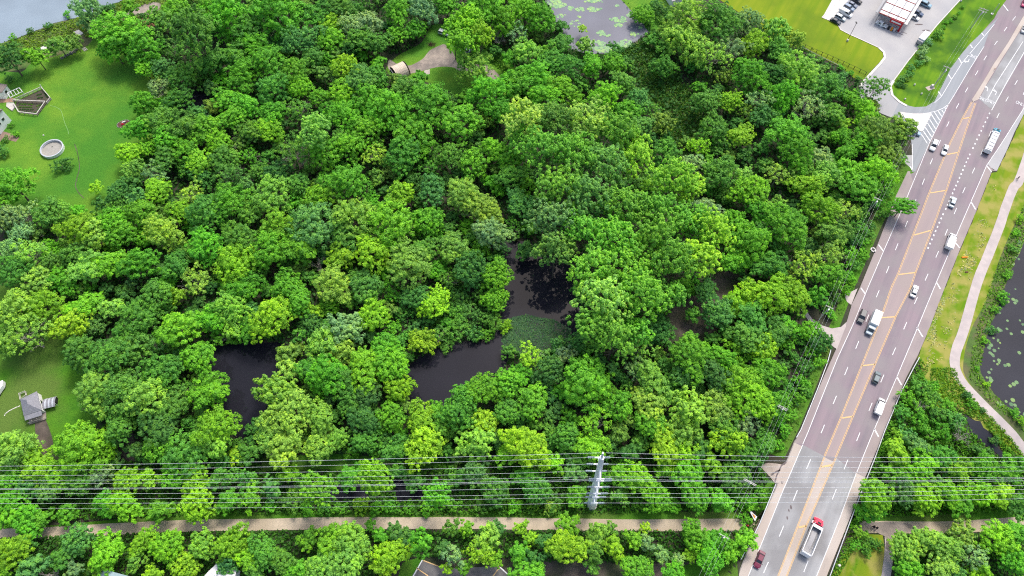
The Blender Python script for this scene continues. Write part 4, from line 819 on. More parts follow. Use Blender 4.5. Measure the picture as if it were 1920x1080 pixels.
cover('shore_reeds', [(0,84),(60,62),(150,32),(235,0),(300,-40),(330,10),(250,60),(190,75),(140,66),(70,92),(0,110)], 9000, .9, .5, (.21,.36,.03), 'yellow-green reeds along the lake shore', 'reeds', 10, [[(74,90),(118,72),(122,80),(80,99)], [(136,60),(150,56),(160,66),(150,72)], [(200,37),(240,20),(300,2),(305,20),(262,30)]])
cover('pond_weed', [(945,600),(985,590),(1040,600),(1072,618),(1060,650),(1010,668),(955,660),(940,640)], 10000, .12, .42, (.085,.20,.075), 'dull green weed mat floating on the middle dark pond', 'pond weed', 11, up=1.5)
cover('pond_bank_scrub', [(925,640),(945,530),(935,450),(900,540),(840,640),(800,655),(820,560),(860,520)], 9000, 1.6, .5, (.08,.24,.03), 'low green scrub on the left bank of the middle dark pond', 'scrub', 12)
cover('shore_scrub', [(1060,95),(1110,104),(1150,102),(1190,86),(1220,64),(1230,75),(1190,105),(1160,130),(1090,130)], 3500, .8, .5, (.08,.23,.03), 'green scrub along the lower shore of the lily pond', 'scrub', 13)
cover('dry_grass_clumps', [(1870,330),(1840,400),(1790,520),(1750,610),(1735,690),(1760,690),(1790,600),(1820,520),(1862,410),(1885,350)], 4200, .15, .5, (.55,.52,.20), 'straw coloured clumps of cut grass in the right verge', 'dry grass', 14, clump=40, up=1.4)
cover('dry_grass_clumps', [(1775,556),(1768,552),(1750,600),(1738,640),(1742,645),(1760,600)], 900, .12, .5, (.5,.52,.2), 'straw coloured edge of cut grass beside the right shoulder', 'dry grass', 15, clump=18, up=1.4)
cover('hedge_row', [(915,108),(925,104),(965,140),(985,165),(975,170),(945,140)], 1500, 1.2, .45, (.10,.28,.02), 'low green hedge along the grey lane right of the arched carport', 'hedge', 16)
cover('bank_weeds', [(1598,950),(1614,985),(1612,1010),(1575,1075),(1555,1120),(1535,1115),(1556,1077),(1592,980)], 2600, .6, .38, (.12,.30,.018), 'green weeds on the bank right of the bridge', 'weeds', 17)
cover('bank_weeds', [(1722,670),(1742,690),(1705,765),(1672,835),(1650,862),(1640,857),(1657,812),(1690,735)], 3600, .7, .4, (.12,.32,.015), 'bright green weeds hugging the long right guardrail', 'weeds', 18)
cover('bank_weeds', [(1452,905),(1436,952),(1408,1015),(1392,1050),(1378,1050),(1398,1000),(1402,975),(1415,950),(1430,925)], 2600, .6, .38, (.09,.26,.015), 'green weeds on the bank left of the bridge', 'weeds', 19)
# lily pads: dense rafts of floating leaves
def pads(name, spots, c, label, seed):
    rg = np.random.default_rng(seed); V, Fc, n = [], [], 0
    for u, v, ru, rv, d in spots:
        x, y, _ = G(u, v); sx, sy = ru*px_m(u, v), rv*px_m(u, v)*1.15; k = int(sx*sy*3.14*d*2.6)+3
        a = rg.uniform(0, 6.28, k); q = np.sqrt(rg.uniform(0, 1, k))*(1+.25*np.sin(3*a+u)+.12*np.sin(7*a+v))
        cx, cy = x+q*np.cos(a)*sx, y+q*np.sin(a)*sy
        for px, py in zip(cx, cy):
            s = rg.uniform(.3, .7); t0 = rg.uniform(0, 6.28); z = .085+rg.uniform(0, .03)
            V += [(px+s*math.cos(t0+j*math.pi/3), py+s*math.sin(t0+j*math.pi/3), z) for j in range(6)]; Fc.append([n+j for j in range(6)]); n += 6
    me = np_mesh(name, V, np.array(Fc), LEAF, np.clip(rg.normal(.5, .2, len(Fc)), 0, 1))
    o = link(name, me, label=label, cat='lily pads', kind='stuff'); o.color = (*c, 1)
pads('lily_pads', [(1040,5,14,14,1.1),(1050,10,10,6,1.2),(1070,16,5,4,1.2),(1086,18,9,4,1.2),(1113,18,11,5,1.3),(1115,2,16,4,1.3),(1084,31,3,2,1),(1161,37,14,6,1.3),(1159,48,8,3,1.3),(1127,63,9,5,1.3),(1141,67,3,2,1),(1188,64,7,5,1.3),(1172,84,18,9,1.2),(1130,92,18,8,1.3),(1126,82,7,5,1.2),(1102,78,10,5,1.1),(1085,50,8,3,.6),(1158,12,4,3,.7),(1078,42,12,4,.3),(1050,30,8,5,.4),(1180,30,5,5,.4),(1200,52,5,3,.5),(1150,96,14,5,.8)], (.36,.56,.28), 'pale green lily pad rafts floating on the lily pond', 21)
pads('lily_pads', [(1898,565,18,5,.8),(1888,580,12,7,.6),(1887,606,8,7,1),(1877,617,6,4,.8),(1915,604,6,5,.9),(1872,672,16,9,.8),(1855,650,10,10,.5),(1855,692,7,6,1.1),(1858,712,10,5,.7),(1890,685,10,6,.4),(1912,520,7,5,.8),(1905,500,8,4,.4),(1916,684,5,5,.8),(1850,700,12,10,.3),(1870,640,14,8,.3),(1900,540,12,6,.3),(1885,755,22,5,.5),(1878,590,14,16,.16),(1868,660,22,22,.16),(1900,640,12,30,.14),(1895,710,16,20,.2),(1905,600,14,40,.12),(1862,640,12,20,.3),(1912,460,6,14,.5),(1908,770,12,14,.3),(1908,480,7,8,.4)], (.25,.40,.17), 'dull green lily pads floating on the dark right pond', 22)
# ------------------------------------------------------------------ vehicles
def wheel_mesh(r=.34, w=.24):
    mb = MB(); n = 12
    ring = lambda y, q: [(q*math.cos(t), y, q*math.sin(t)) for t in [2*math.pi*i/n for i in range(n)]]
    mb.loft([ring(-w/2, r*.86), ring(-w*.4, r), ring(w*.4, r), ring(w/2, r*.86)], M['tyre'])
    return mb.mesh('wheel', smooth=False)
def rim_mesh(r=.22, w=.26):
    mb = MB(); n = 10; ring = lambda y, q: [(q*math.cos(t), y, q*math.sin(t)) for t in [2*math.pi*i/n for i in range(n)]]
    mb.loft([ring(-w/2, r*.8), ring(-w*.46, r), ring(w*.46, r), ring(w/2, r*.8)], M['rim']); return mb.mesh('rim')
WH, RM = wheel_mesh(), rim_mesh()
def rings(secs, zshape):
    """secs: (x, halfwidth, z0, z1) -> rounded rectangle rings, front = +x"""
    out = []
    for x, hw, z0, z1 in secs:
        zm = z0+(z1-z0)*zshape
        out.append([(x, -hw*.9, z0), (x, hw*.9, z0), (x, hw, zm*.6+z0*.4), (x, hw*.98, zm), (x, hw*.82, z1), (x, -hw*.82, z1), (x, -hw*.98, zm), (x, -hw, zm*.6+z0*.4)])
    return out
BODY = {   # lower body sections, glasshouse (x0 base,x0 top,x1 top,x1 base,halfwidth base,top,z0,z1)
 'sedan': ([(-2.35,.72,.45,.72),(-2.25,.86,.3,.92),(-1.5,.91,.22,.98),(0,.92,.2,.95),(1.2,.91,.22,.93),(2.0,.86,.28,.82),(2.35,.66,.4,.62)], (-1.75,-1.15,.35,1.15,.82,.62,.92,1.42), 4.7),
 'suv': ([(-2.4,.80,.5,.95),(-2.3,.93,.35,1.1),(-1.5,.97,.28,1.12),(0,.97,.26,1.1),(1.2,.96,.28,1.08),(2.1,.92,.32,1.0),(2.4,.76,.45,.75)], (-2.3,-2.05,.3,1.15,.90,.74,1.08,1.72), 4.8),
 'hatch': ([(-2.05,.74,.45,.8),(-1.95,.87,.3,1.0),(-1.2,.9,.24,1.02),(0,.9,.22,.98),(1.0,.9,.24,.96),(1.8,.85,.3,.86),(2.08,.68,.42,.66)], (-1.95,-1.6,.3,1.1,.83,.66,.95,1.48), 4.15),
 'van': ([(-2.9,.92,.5,1.5),(-2.8,1.0,.4,1.9),(-1.0,1.02,.35,1.95),(.8,1.02,.33,1.8),(1.7,1.0,.35,1.25),(2.6,.96,.38,1.1),(2.9,.80,.5,.8)], (-2.75,-2.6,1.0,1.95,.96,.86,1.5,2.2), 5.8),
}
VM = {}
for k, (secs, gh, L) in BODY.items():
    a = MB().loft(rings(secs, .62), CARP).mesh('body', smooth=False)
    x0, t0, t1, x1, wb, wt, z0, z1 = gh
    g = MB().hull8([(x0,-wb,z0-.06),(x1,-wb,z0-.06),(x1,wb,z0-.06),(x0,wb,z0-.06),(t0,-wt,z1),(t1,-wt,z1),(t1,wt,z1),(t0,wt,z1)], M['glass']).mesh('windows')
    rf = MB(); rf.hull8([(t0-.06,-wt-.03,z1-.05),(t1+.06,-wt-.03,z1-.05),(t1+.06,wt+.03,z1-.05),(t0-.06,wt+.03,z1-.05),(t0+.05,-wt*.9,z1+.06),(t1-.05,-wt*.9,z1+.06),(t1-.05,wt*.9,z1+.06),(t0+.05,wt*.9,z1+.06)], CARP)
    for sx, tx in ((x0, t0), (x1, t1)):
        for s in (-1, 1): rf.tube((sx, s*wb, z0-.03), (tx, s*wt, z1), .05, .05, CARP, 4)
    for s in (-1, 1): rf.tube(((x0+x1)/2-.1, s*(wb+.005), z0-.03), ((t0+t1)/2, s*(wt+.005), z1), .05, .05, CARP, 4)
    if k == 'van': rf.box(((t0+t1)/2-.9, 0, z1-.35), (t1-t0-.4, 1.94, .66), CARP)
    VM[k] = (a, g, rf.mesh('roof'))
hl = MB().box((0, 0, 0), (.12, .34, .14), M['lamp_white']).mesh('headlight', bevel=.03)
tlm = MB().box((0, 0, 0), (.12, .3, .16), M['lamp_red']).mesh('tail_light', bevel=.03)
mir = MB().box((0, 0, 0), (.14, .22, .14), M['black']).mesh('wing_mirror', bevel=.03)
def car(kind, u, v, rz, c, label, cat='car', group=None, z=0, s=1.0, name=None):
    x, y, _ = G(u, v, .7); secs, gh, L = BODY[kind]
    t = empty(name or {'sedan': 'car', 'suv': 'suv', 'hatch': 'car', 'van': 'van'}[kind], (x, y, z+4*LY), rz, label=label, cat=cat, group=group); t.scale = (s, s, s)
    for n, me in zip(('body', 'windows', 'roof'), VM[kind]): o = link(n, me, parent=t); o.color = (*c, 1)
    hw = secs[3][1]; k = L/2
    for sx in (-1, 1):
        for sy in (-1, 1):
            wo = link('wheel', WH, (sx*L*.31, sy*(hw-.10), .34), parent=t); link('rim', RM, parent=wo)
    for sy in (-1, 1):
        link('headlight', hl, (k-.17, sy*hw*.68, secs[-1][3]+.02), parent=t); link('tail_light', tlm, (-k+.12, sy*hw*.72, secs[0][3]+.06), parent=t)
        link('wing_mirror', mir, (gh[3]-.25, sy*(hw+.08), gh[6]+.08), parent=t)
    return t
S_, N_ = RD+math.pi, RD
GR = 'vehicles driving on the divided road'
car('suv', 1750.5, 273, S_, (.78,.78,.79), 'white SUV in the outer southbound lane, just below the traffic island', 'car', GR)
car('sedan', 1772, 281, S_, (.74,.75,.76), 'white sedan in the inner southbound lane beside the first yellow bars', 'car', GR)
car('sedan', 1786.5, 379, N_, (.46,.52,.55), 'silver sedan alone in the inner northbound lane, beside the dotted line', 'car', GR)
car('sedan', 1714.5, 546, N_, (.76,.76,.76), 'white sedan in the northbound lane beside the yellow turn lane, below the big white van', 'car', GR)
car('suv', 1616, 594, S_, (.035,.042,.055), 'black SUV in the outer southbound lane beside the white box truck', 'car', GR)
car('hatch', 1643.5, 708, N_, (.10,.145,.16), 'slate grey hatchback in the inner northbound lane above the white van with the side rack', 'car', GR)
car('sedan', 1424, 1049, S_, (.16,.02,.05), 'dark maroon sedan on the grey bridge road at the bottom of the photo', 'car', GR)
car('hatch', 1921, 6, S_, (.55,.03,.14), 'raspberry red car cut off by the upper right corner', 'car', GR)
car('sedan', 1921, 54, N_, (.70,.70,.70), 'white car cut off by the right edge beside the median', 'car', GR)
car('hatch', 1715, 248, math.atan2(-.5, 1), (.30,.42,.50), 'pale blue car with dark windows turning beside the white traffic island', 'car', GR)
tv = car('van', 1781.5, 453, N_, (.80,.80,.80), 'large plain white van drifting over the right edge line', 'van', GR, s=1.13)
wv = car('van', 1649, 762, N_, (.80,.80,.80), 'white work van with a grey side rack near the right guardrail', 'van', GR, s=.92)
mb = MB()
for zz in (1.2, 1.55, 1.9): mb.tube((-2.3, 1.2, zz), (.9, 1.2, zz), .045, .045, M['metal'], 4)
for xx in (-2.3, -1.2, -.1, .9): mb.tube((xx, 1.2, 1.0), (xx, 1.04, 2.1), .045, .045, M['metal'], 4)
mb.build('side_rack', wv)
PR = math.atan2(G(1565,38)[1]-G(1542,33)[1], 1)  # parked noses point to the walkway
pa, pb = Vector(G(1567,40)), Vector(G(1603,3)); row = (pb-pa).normalized(); PZ = math.atan2(row.x, -row.y)+math.pi
GP = 'cars parked nose-in along the white walkway'
for kd, u, v, c, l in [('sedan',1567,39.5,(.02,.03,.05),'dark navy sedan, lowest of the parked row'), ('suv',1576,33,(.50,.55,.57),'silver SUV with dark windows between the navy sedan and big white van'),
                       ('van',1585.5,25,(.80,.80,.80),'big white van in the middle of the parked row'), ('suv',1592,14.5,(.20,.27,.36),'slate blue SUV just above the big white parked van'),
                       ('sedan',1598,8,(.17,.20,.26),'grey-blue sedan between the slate SUV and the black car'), ('suv',1606,1,(.02,.022,.03),'black SUV topmost of the parked row')]:
    car(kd, u, v, PZ, c, l, 'car' if kd != 'van' else 'van', GP, s=.93)
car('sedan', 1653.5, 45, PZ+.02, (.78,.78,.78), 'white car parked in front of the red-beamed canopy')
car('hatch', 1714, 32, PZ+.05, (.78,.78,.79), 'white hatchback nosing out of the right side of the canopy')
car('sedan', 1720.5, 23.5, PZ+.05, (.05,.09,.17), 'navy blue sedan directly above the white hatchback beside the canopy')
car('suv', 1735.5, 8, PZ+.05, (.22,.36,.44), 'light blue SUV topmost beside the right edge of the canopy')
# box trailer
def dirpx(a, b):
    A, B = Vector(G(*a)), Vector(G(*b)); return math.atan2(B.y-A.y, B.x-A.x)
rz = dirpx((1722, 80), (1738, 62)); x, y, _ = G(1730.5, 72, 1.3)
t = empty('box_trailer', (x, y, 3*LY), rz, label='plain white box trailer parked at the right kerb of the parking lot', cat='trailer')
MB().box((.3, 0, 1.55), (5.2, 2.3, 2.1), M['white_paint']).build('box', t, bevel=.06)
MB().box((-2.75, 0, 1.35), (.9, 2.1, 1.5), M['conc']).build('front_box', t, bevel=.06); MB().box((0, 0, .42), (5.9, 1.9, .16), M['black']).build('chassis', t)
for sx in (-.5, .5):
    for sy in (-1, 1): wo = link('wheel', WH, (sx, sy*1.0, .34), parent=t); link('rim', RM, parent=wo)
MB().box((2.93, 0, 1.55), (.06, 2.0, 1.9), M['siding']).build('rear_door', t)
def truck_wheels(t, xs_, hw, s=1.35):
    for xx in xs_:
        for sy in (-1, 1):
            wo = link('wheel', WH, (xx, sy*hw, .46), parent=t); wo.scale = (s, 1.6, s); link('rim', RM, parent=wo)
# white box truck
x, y, _ = G(1638, 605, 1.6)
t = empty('box_truck', (x, y, 5*LY), S_, label='box truck with a bright white cargo box and pale blue cab, southbound', cat='truck', group=GR)
MB().box((-1.15, 0, 2.0), (5.2, 2.35, 2.5), M['white_paint']).build('cargo_box', t, bevel=.04)
cab = MB().hull8([(1.6,-1.05,.55),(3.9,-.95,.55),(3.9,.95,.55),(1.6,1.05,.55),(1.6,-1.0,2.35),(2.7,-.9,2.35),(2.7,.9,2.35),(1.6,1.0,2.35)], CARP).add([(2.7,-.95,1.35),(4.1,-.9,1.2),(4.1,.9,1.2),(2.7,.95,1.35),(2.7,-.95,.6),(4.1,-.9,.6),(4.1,.9,.6),(2.7,.95,.6)], [(0,1,2,3),(4,7,6,5),(0,4,5,1),(2,6,7,3),(1,5,6,2)], CARP).build('cab', t, bevel=.05); cab.color = (.42,.50,.54,1)
MB().hull8([(3.32,-.82,1.42),(3.36,-.82,1.42),(3.36,.82,1.42),(3.32,.82,1.42),(2.76,-.78,2.25),(2.80,-.78,2.25),(2.80,.78,2.25),(2.76,.78,2.25)], M['glass']).build('windshield', t)
MB().box((0, 0, .6), (7.4, .9, .25), M['black']).build('chassis', t); truck_wheels(t, (-2.2, 3.1), .98, 1.25)
for sy in (-1, 1): link('headlight', hl, (4.12, sy*.7, .85), parent=t); link('tail_light', tlm, (-3.8, sy*.8, .8), parent=t); link('wing_mirror', mir, (2.8, sy*1.2, 1.7), parent=t)
def semi(u, v, rz, cabc, label, group):
    x, y, _ = G(u, v, 1.8)
    t = empty('semi_truck', (x, y, 5*LY), rz, label=label, cat='truck', group=group)
    m = MB(); m.hull8([(5.3,-1.15,.7),(7.0,-1.15,.7),(7.0,1.15,.7),(5.3,1.15,.7),(5.35,-1.05,2.75),(6.65,-1.0,2.75),(6.65,1.0,2.75),(5.35,1.05,2.75)], CARP)
    m.hull8([(6.9,-.95,.7),(8.5,-.8,.75),(8.5,.8,.75),(6.9,.95,.7),(6.9,-.85,1.75),(8.35,-.7,1.5),(8.35,.7,1.5),(6.9,.85,1.75)], CARP)
    for s in (-1, 1): m.box((7.9, s*1.0, .85), (1.2, .4, .5), CARP)
    o = m.build('cab', t, bevel=.12); o.color = (*cabc, 1)
    MB().hull8([(7.0,-.95,1.8),(7.04,-.95,1.8),(7.04,.95,1.8),(7.0,.95,1.8),(6.72,-.9,2.6),(6.76,-.9,2.6),(6.76,.9,2.6),(6.72,.9,2.6)], M['glass']).build('windshield', t)
    MB().box((6.0, 0, 2.8), (.7, .9, .08), M['black']).build('roof_vent', t)
    for s in (-1, 1): MB().tube((5.1, s*1.0, .9), (5.1, s*1.0, 3.1), .1, .1, M['metal'], 6).build('exhaust_stack', t); link('headlight', hl, (8.45, s*.85, 1.0), parent=t)
    for s in (-1, 1): MB().box((6.2, s*1.15, .75), (1.4, .35, .5), M['metal']).build('fuel_tank', t, bevel=.1)
    MB().box((-.5, 0, .75), (13.5, .9, .28), M['black']).build('chassis', t)
    truck_wheels(t, (7.8, 4.0, 2.8, -5.2, -6.4), 1.05)
    for s in (-1, 1): link('tail_light', tlm, (-7.4, s*.9, .95), parent=t)
    return t
t = semi(1861.5, 263, dirpx((1851, 285), (1871, 243)), (.03,.30,.42), 'semi truck with a turquoise blue cab pulling a ribbed white tarped trailer', GR); t.scale = (.82,.9,.9)
secs = []
for i in range(29):
    xx = -7.3+i*(12.0/28); r = 1.18+(.05 if i % 4 == 0 else 0); secs.append([(xx, -r, .95), (xx, r, .95), (xx, r, 2.4), (xx, r*.6, 2.78+(.10 if i % 4 == 0 else 0)), (xx, -r*.6, 2.78+(.10 if i % 4 == 0 else 0)), (xx, -r, 2.4)])
MB().loft(secs, M['white_paint']).build('trailer', t)
for i in range(6): MB().box((-6.6+i*2.1, 0, 2.86), (.5, 1.6, .06), M['conc']).build('tarp_rib', t)
t = semi(1523.5, 1007, dirpx((1512, 1033), (1536, 975)), (.80,.012,.07), 'dump semi with a bright red cab and an open silver trailer on the bridge', GR); t.scale = (.66,1.02,1.0)
m = MB()
for s in (-1, 1): m.hull8([(-7.2,s*1.2-.05,1.0),(4.6,s*1.2-.05,1.0),(4.6,s*1.2+.05,1.0),(-7.2,s*1.2+.05,1.0),(-7.2,s*1.25-.06,2.7),(4.6,s*1.25-.06,2.7),(4.6,s*1.25+.06,2.7),(-7.2,s*1.25+.06,2.7)], M['metal'])
m.box((4.55, 0, 1.9), (.1, 2.4, 1.6), M['metal']); m.box((-1.3, 0, 1.0), (11.8, 2.4, .1), M['metal']); m.build('dump_bed', t)
for s in (-1, 1): MB().box((-1.3, s*1.25, 2.78), (11.9, .16, .14), M['white_paint']).build('top_rail', t)
MB().box((4.2, 0, 2.75), (1.2, 2.6, .12), M['white_paint']).build('front_hood', t); MB().hull8([(-8.1,-1.2,.9),(-7.2,-1.2,.9),(-7.2,1.2,.9),(-8.1,1.2,.9),(-7.7,-1.2,2.6),(-7.2,-1.2,2.7),(-7.2,1.2,2.7),(-7.7,1.2,2.6)], M['white_paint']).build('tailgate', t)
sv = [(-6.2+11*i/10, 0, 1.15) for i in range(11)]
MB().loft([[(p[0], -1.1, 1.1), (p[0], 1.1, 1.1), (p[0], .55, 1.15+.75*math.sin(math.pi*i/10)), (p[0], -.55, 1.15+.75*math.sin(math.pi*i/10))] for i, p in enumerate(sv)], M['conc']).build('gravel_load', t)

# ------------------------------------------------------------------ poles, wires, guardrails
def base_from_top(u, v, h, gz=0.0):
    return G(u, v, gz+h)[:2]
def wire(name, pts, r, label, group, cat='wire', m=None):
    mb = MB(); n = 4; rg_ = []
    for i, p in enumerate(pts):
        a = Vector(pts[max(i-1, 0)]); b = Vector(pts[min(i+1, len(pts)-1)]); q = (b-a).normalized().to_track_quat('Z', 'Y')
        rg_.append([tuple(Vector(p)+q @ Vector((r*math.cos(t), r*math.sin(t), 0))) for t in (0, 1.571, 3.142, 4.712)])
    mb.loft(rg_, m or M['wire']); return mb.build(name, None, label=label, cat=cat, group=group)
bx, by, _ = P(1109, 947); gz = float(hz(bx, by)); HP = z_on_ray(849, by)
topx = G(1130.5, 849, HP)[0]; lean = (topx-bx)/(HP-gz)
def px_at(z): return bx+lean*(z-gz)
t = empty('transmission_pole', (bx, by, gz), label='tall tapered pale steel transmission pole carrying all the power lines', cat='transmission pole')
mb = MB(); n = 12; R_ = []
for k in range(14):
    f = k/13; z = (HP-gz)*f*.93; r = 1.3*(1-f)+.55*f; R_.append([(lean*z+r*math.cos(2*math.pi*i/n), r*math.sin(2*math.pi*i/n), z) for i in range(n)])
mb.loft(R_, M['pole_steel']); mb.build('shaft', t)
MB().tube((lean*(HP-gz)*.9, 0, (HP-gz)*.9), (lean*(HP-gz), 0, HP-gz), .3, .22, M['pole_steel'], 8).build('shield_wire_mast', t)
mb = MB().tube((0, 0, -.2), (0, 0, .5), 1.5, 1.5, M['conc'], 14); mb.build('foundation', t)
# conductors: rows measured left edge .. pole .. right edge; arm offset across the line
WI = [([874,866,852.5],849,[855.5,857.5],0,'shield'),([882.5,876,862],857.5,[864,865.5],2.6,'N'),([892,887,874],870,[875.5,875.5],2.6,'N'),([900.5,897.5,886.5],883,[886,883],2.6,'N'),([907,904,895.5],894,[895,895],0,'low'),
      ([916,912.5,901.5],898,[902,897.5],-2.6,'S'),([917.5,914.5,904],901,[904,901.5],-2.6,'S'),([925.5,924,916.5],913,[914.5,910],-2.6,'S'),([934,934,927],925,[925,917.5],-2.6,'S'),([944,942,935],932,[932.5,925],-2.2,'S'),([953,952,945.5],943,[942.5,935],-2.2,'S')]
ordn = ['uppermost','second','third','fourth','fifth','sixth','seventh','eighth','ninth','tenth','lowest']
for i, (L, vp, Rr, off, kd) in enumerate(WI):
    Yw = by+off
    r = .028 if kd != 'low' else .025
    if i == 0: r = .03
    zp = z_on_ray(vp, Yw)
    # smooth sag: quadratic through measured rows
    us = [0, 480, 960]; xs_, zs_ = [], []
    for u, v in zip(us, L): z = z_on_ray(v, Yw); xs_.append(G(u, v, z)[0]); zs_.append(z)
    xp = px_at(zp); c = np.polyfit(xs_+[xp-1], zs_+[zp], 2); X_ = np.linspace(xs_[0]-25, xp-(.6 if i == 0 else 1.6), 22)
    adj = zp-np.polyval(c, X_[-1])
    wire('power_line', [(x, Yw, float(np.polyval(c, x))+adj*((x-X_[0])/(X_[-1]-X_[0]))) for x in X_], r, f'{ordn[i]} power line from the top on the left of the transmission pole', 'power lines left of the transmission pole')
    xs_, zs_ = [xp+1], [zp]
    for u, v in zip((1440, 1920), Rr): z = z_on_ray(v, Yw); xs_.append(G(u, v, z)[0]); zs_.append(z)
    c = np.polyfit(xs_, zs_, 2); X_ = np.linspace(xp+(.6 if i == 0 else 1.6), xs_[-1]+25, 18); adj = zp-np.polyval(c, X_[0])
    wire('power_line', [(x, Yw, float(np.polyval(c, x))+adj*((X_[-1]-x)/(X_[-1]-X_[0]))) for x in X_], r, f'{ordn[i]} power line from the top on the right of the transmission pole', 'power lines right of the transmission pole')
    if i == 0 or kd == 'low': continue
    cx = lean*(zp-gz); z = zp-gz
    MB().tube((cx, 0, z), (cx, off, z+.15), .24, .18, M['pole_steel'], 6).build('cross_arm', t)
    MB().tube((cx-.9, off, z), (cx+.9, off, z), .14, .14, M['pole_steel'], 5).build('yoke_plate', t)
    for s in (-1, 1):
        im = MB(); im.loft([[(cx+s*(.9+.9*j/8*1.9), off+rr_*math.cos(q), z+rr_*math.sin(q)) for q in np.linspace(0, 2*math.pi, 8)[:-1]] for j, rr_ in enumerate([.08,.30,.16,.30,.16,.30,.16,.30,.08])], M['insul']); im.build('insulator_string', t)
    # jumper loop under the arm
    jp = [(cx-2.7+5.4*k/8, off*(1+.02), z-.9*math.sin(math.pi*k/8)) for k in range(9)]; jm = MB()
    for a, b in zip(jp, jp[1:]): jm.tube(a, b, .05, .05, M['wire'], 4, cap=False)
    jm.build('jumper_wire', t)
def upole(u, v, h, label, arm=2.4, azi=None, lamp=False, double=False, r=.17, gz=None, base=None):
    x, y = base_from_top(u, v, h) if base is None else base; g = float(hz(x, y)) if gz is None else gz; x, y = G(u, v, g+h)[:2]
    a = (RD-math.pi/2) if azi is None else azi
    t = empty('utility_pole', (x, y, g), a, label=label, cat='utility pole', group='wooden utility poles beside the road')
    MB().tube((0, 0, -.3), (0, 0, h), r, r*.7, M['wood_pale'], 8).build('pole', t)
    for k in range(2 if double else 1):
        z = h-.35-k*.9; MB().box((0, 0, z), (arm, .16, .18), M['wood_pale']).build('cross_arm', t)
        for s in (-.45, -.2, .2, .45): MB().tube((s*arm, 0, z+.08), (s*arm, 0, z+.35), .07, .05, M['insul'], 6).build('insulator', t)
    MB().tube((.25, .18, h-2.6), (.25, .18, h-1.6), .26, .26, M['metal'], 8).build('transformer', t)
    return (x, y, g+h)
tops = []
tops.append(upole(1846, 16, 9.5, 'utility pole with doubled cross-arm in the grass verge right of the parking lot', 3.2, double=True))
tops.append(upole(1777, 125, 10.3, 'pale utility pole with one T-shaped arm beside the turn lane', 2.6))
tops.append(upole(1647, 372, 10.5, 'utility pole with short cross-arm between the woods and the overhanging bush', 2.6))
tops.append(upole(1556, 575, 10.5, 'utility pole standing above the roadside gravel loop', 2.4))
tops.append(upole(1469, 763, 10.5, 'utility pole with doubled cross-arm in the scrub left of the guardrail', 2.8, double=True))
tops.append(upole(1408, 903, 10.5, 'utility pole under the transmission lines left of the bridge', 3.4, double=True))
tops.append(upole(1358, 1005, 10.5, 'utility pole with one T-shaped arm below the gravel trail', 2.8))
ex = Vector(tops[-1])+(Vector(tops[-1])-Vector(tops[-2]))*1.0; tops.append(tuple(ex))
ni = 0; WN = ['left', 'middle', 'right']
for k in range(len(tops)-1):
    a, b = Vector(tops[k]), Vector(tops[k+1]); side = Vector((math.cos(RD-math.pi/2), math.sin(RD-math.pi/2), 0))
    nm = ['verge poles', 'T-armed pole and the overhanging bush pole', 'overhanging bush pole and the gravel loop pole', 'gravel loop pole and the scrub pole', 'scrub pole and the pole left of the bridge', 'pole left of the bridge and the pole below the trail', 'pole below the trail and the bottom edge'][k]
    for j, o in enumerate((-1.05, .1, 1.1)):
        p = [a.lerp(b, q/12)+side*o+Vector((0, 0, -.1-1.1*4*(q/12)*(1-q/12))) for q in range(13)]
        wire('service_wire', [tuple(x) for x in p], .011, f'{WN[j]} thin wire between the {nm}', 'thin wires between the wooden poles')
# lot lamp
x, y = base_from_top(1606, 43.5, 8.6); t = empty('lot_lamp', (x, y, 0), label='dark lamp post on a pale round base at the lower edge of the parking lot', cat='lamp post')
MB().tube((0, 0, 0), (0, 0, .8), .4, .4, M['conc_white'], 10).build('base', t); MB().tube((0, 0, .8), (0, 0, 8.6), .11, .08, M['black'], 6).build('pole', t); MB().box((0, .3, 8.62), (.5, .9, .16), M['black']).build('lamp_head', t)
x, y = base_from_top(1878, 1, 6.5); t = empty('street_lamp', (x, y, 0), label='short pale post beside the road in the upper right corner', cat='post')
MB().tube((0, 0, 0), (0, 0, .3), .5, .5, M['conc_white'], 10).build('base', t); MB().tube((0, 0, .3), (0, 0, 5), .13, .1, M['metal'], 6).build('pole', t)
x, y, _ = G(1744, 165); t = empty('utility_box', (x, y, 0), .4, label='cream utility cabinet on a pad at the foot of the T-armed pole', cat='cabinet'); MB().box((0, 0, .05), (3.0, 1.8, .1), M['conc_tan']).build('pad', t); MB().box((.7, .2, .6), (.9, .7, 1.1), M['conc_white']).build('cabinet', t, bevel=.05)
for u, v, l in [(1696,187,'small white marker box on the lawn tip beside the curved kerb'), (1727,177,'small white stake marker in the middle of the lawn tip'), (1714,160,'small white stake marker nearest the blue-green shrubs'), (1801,3,'small white cabinet in the topmost corner of the verge')]:
    x, y, _ = G(u, v); MB().box((0, 0, .35), (.5, .4, .7), M['conc_white']).build('marker_box', None, bevel=.04, loc=(x, y, .02), label=l, cat='marker')
x, y, _ = G(1637, 468.5); t = empty('storm_drain', (x, y, 0), RD, label='square white storm drain collar with a dark opening beside the left shoulder', cat='drain'); mb = MB()
for a in range(4): mb.box((.65*math.cos(a*math.pi/2), .65*math.sin(a*math.pi/2), .12), (.4, 1.7, .22), M['conc_white'], rz=a*math.pi/2)
mb.build('collar', t); MB().box((0, 0, .03), (.9, .9, .04), M['black']).build('grate', t)
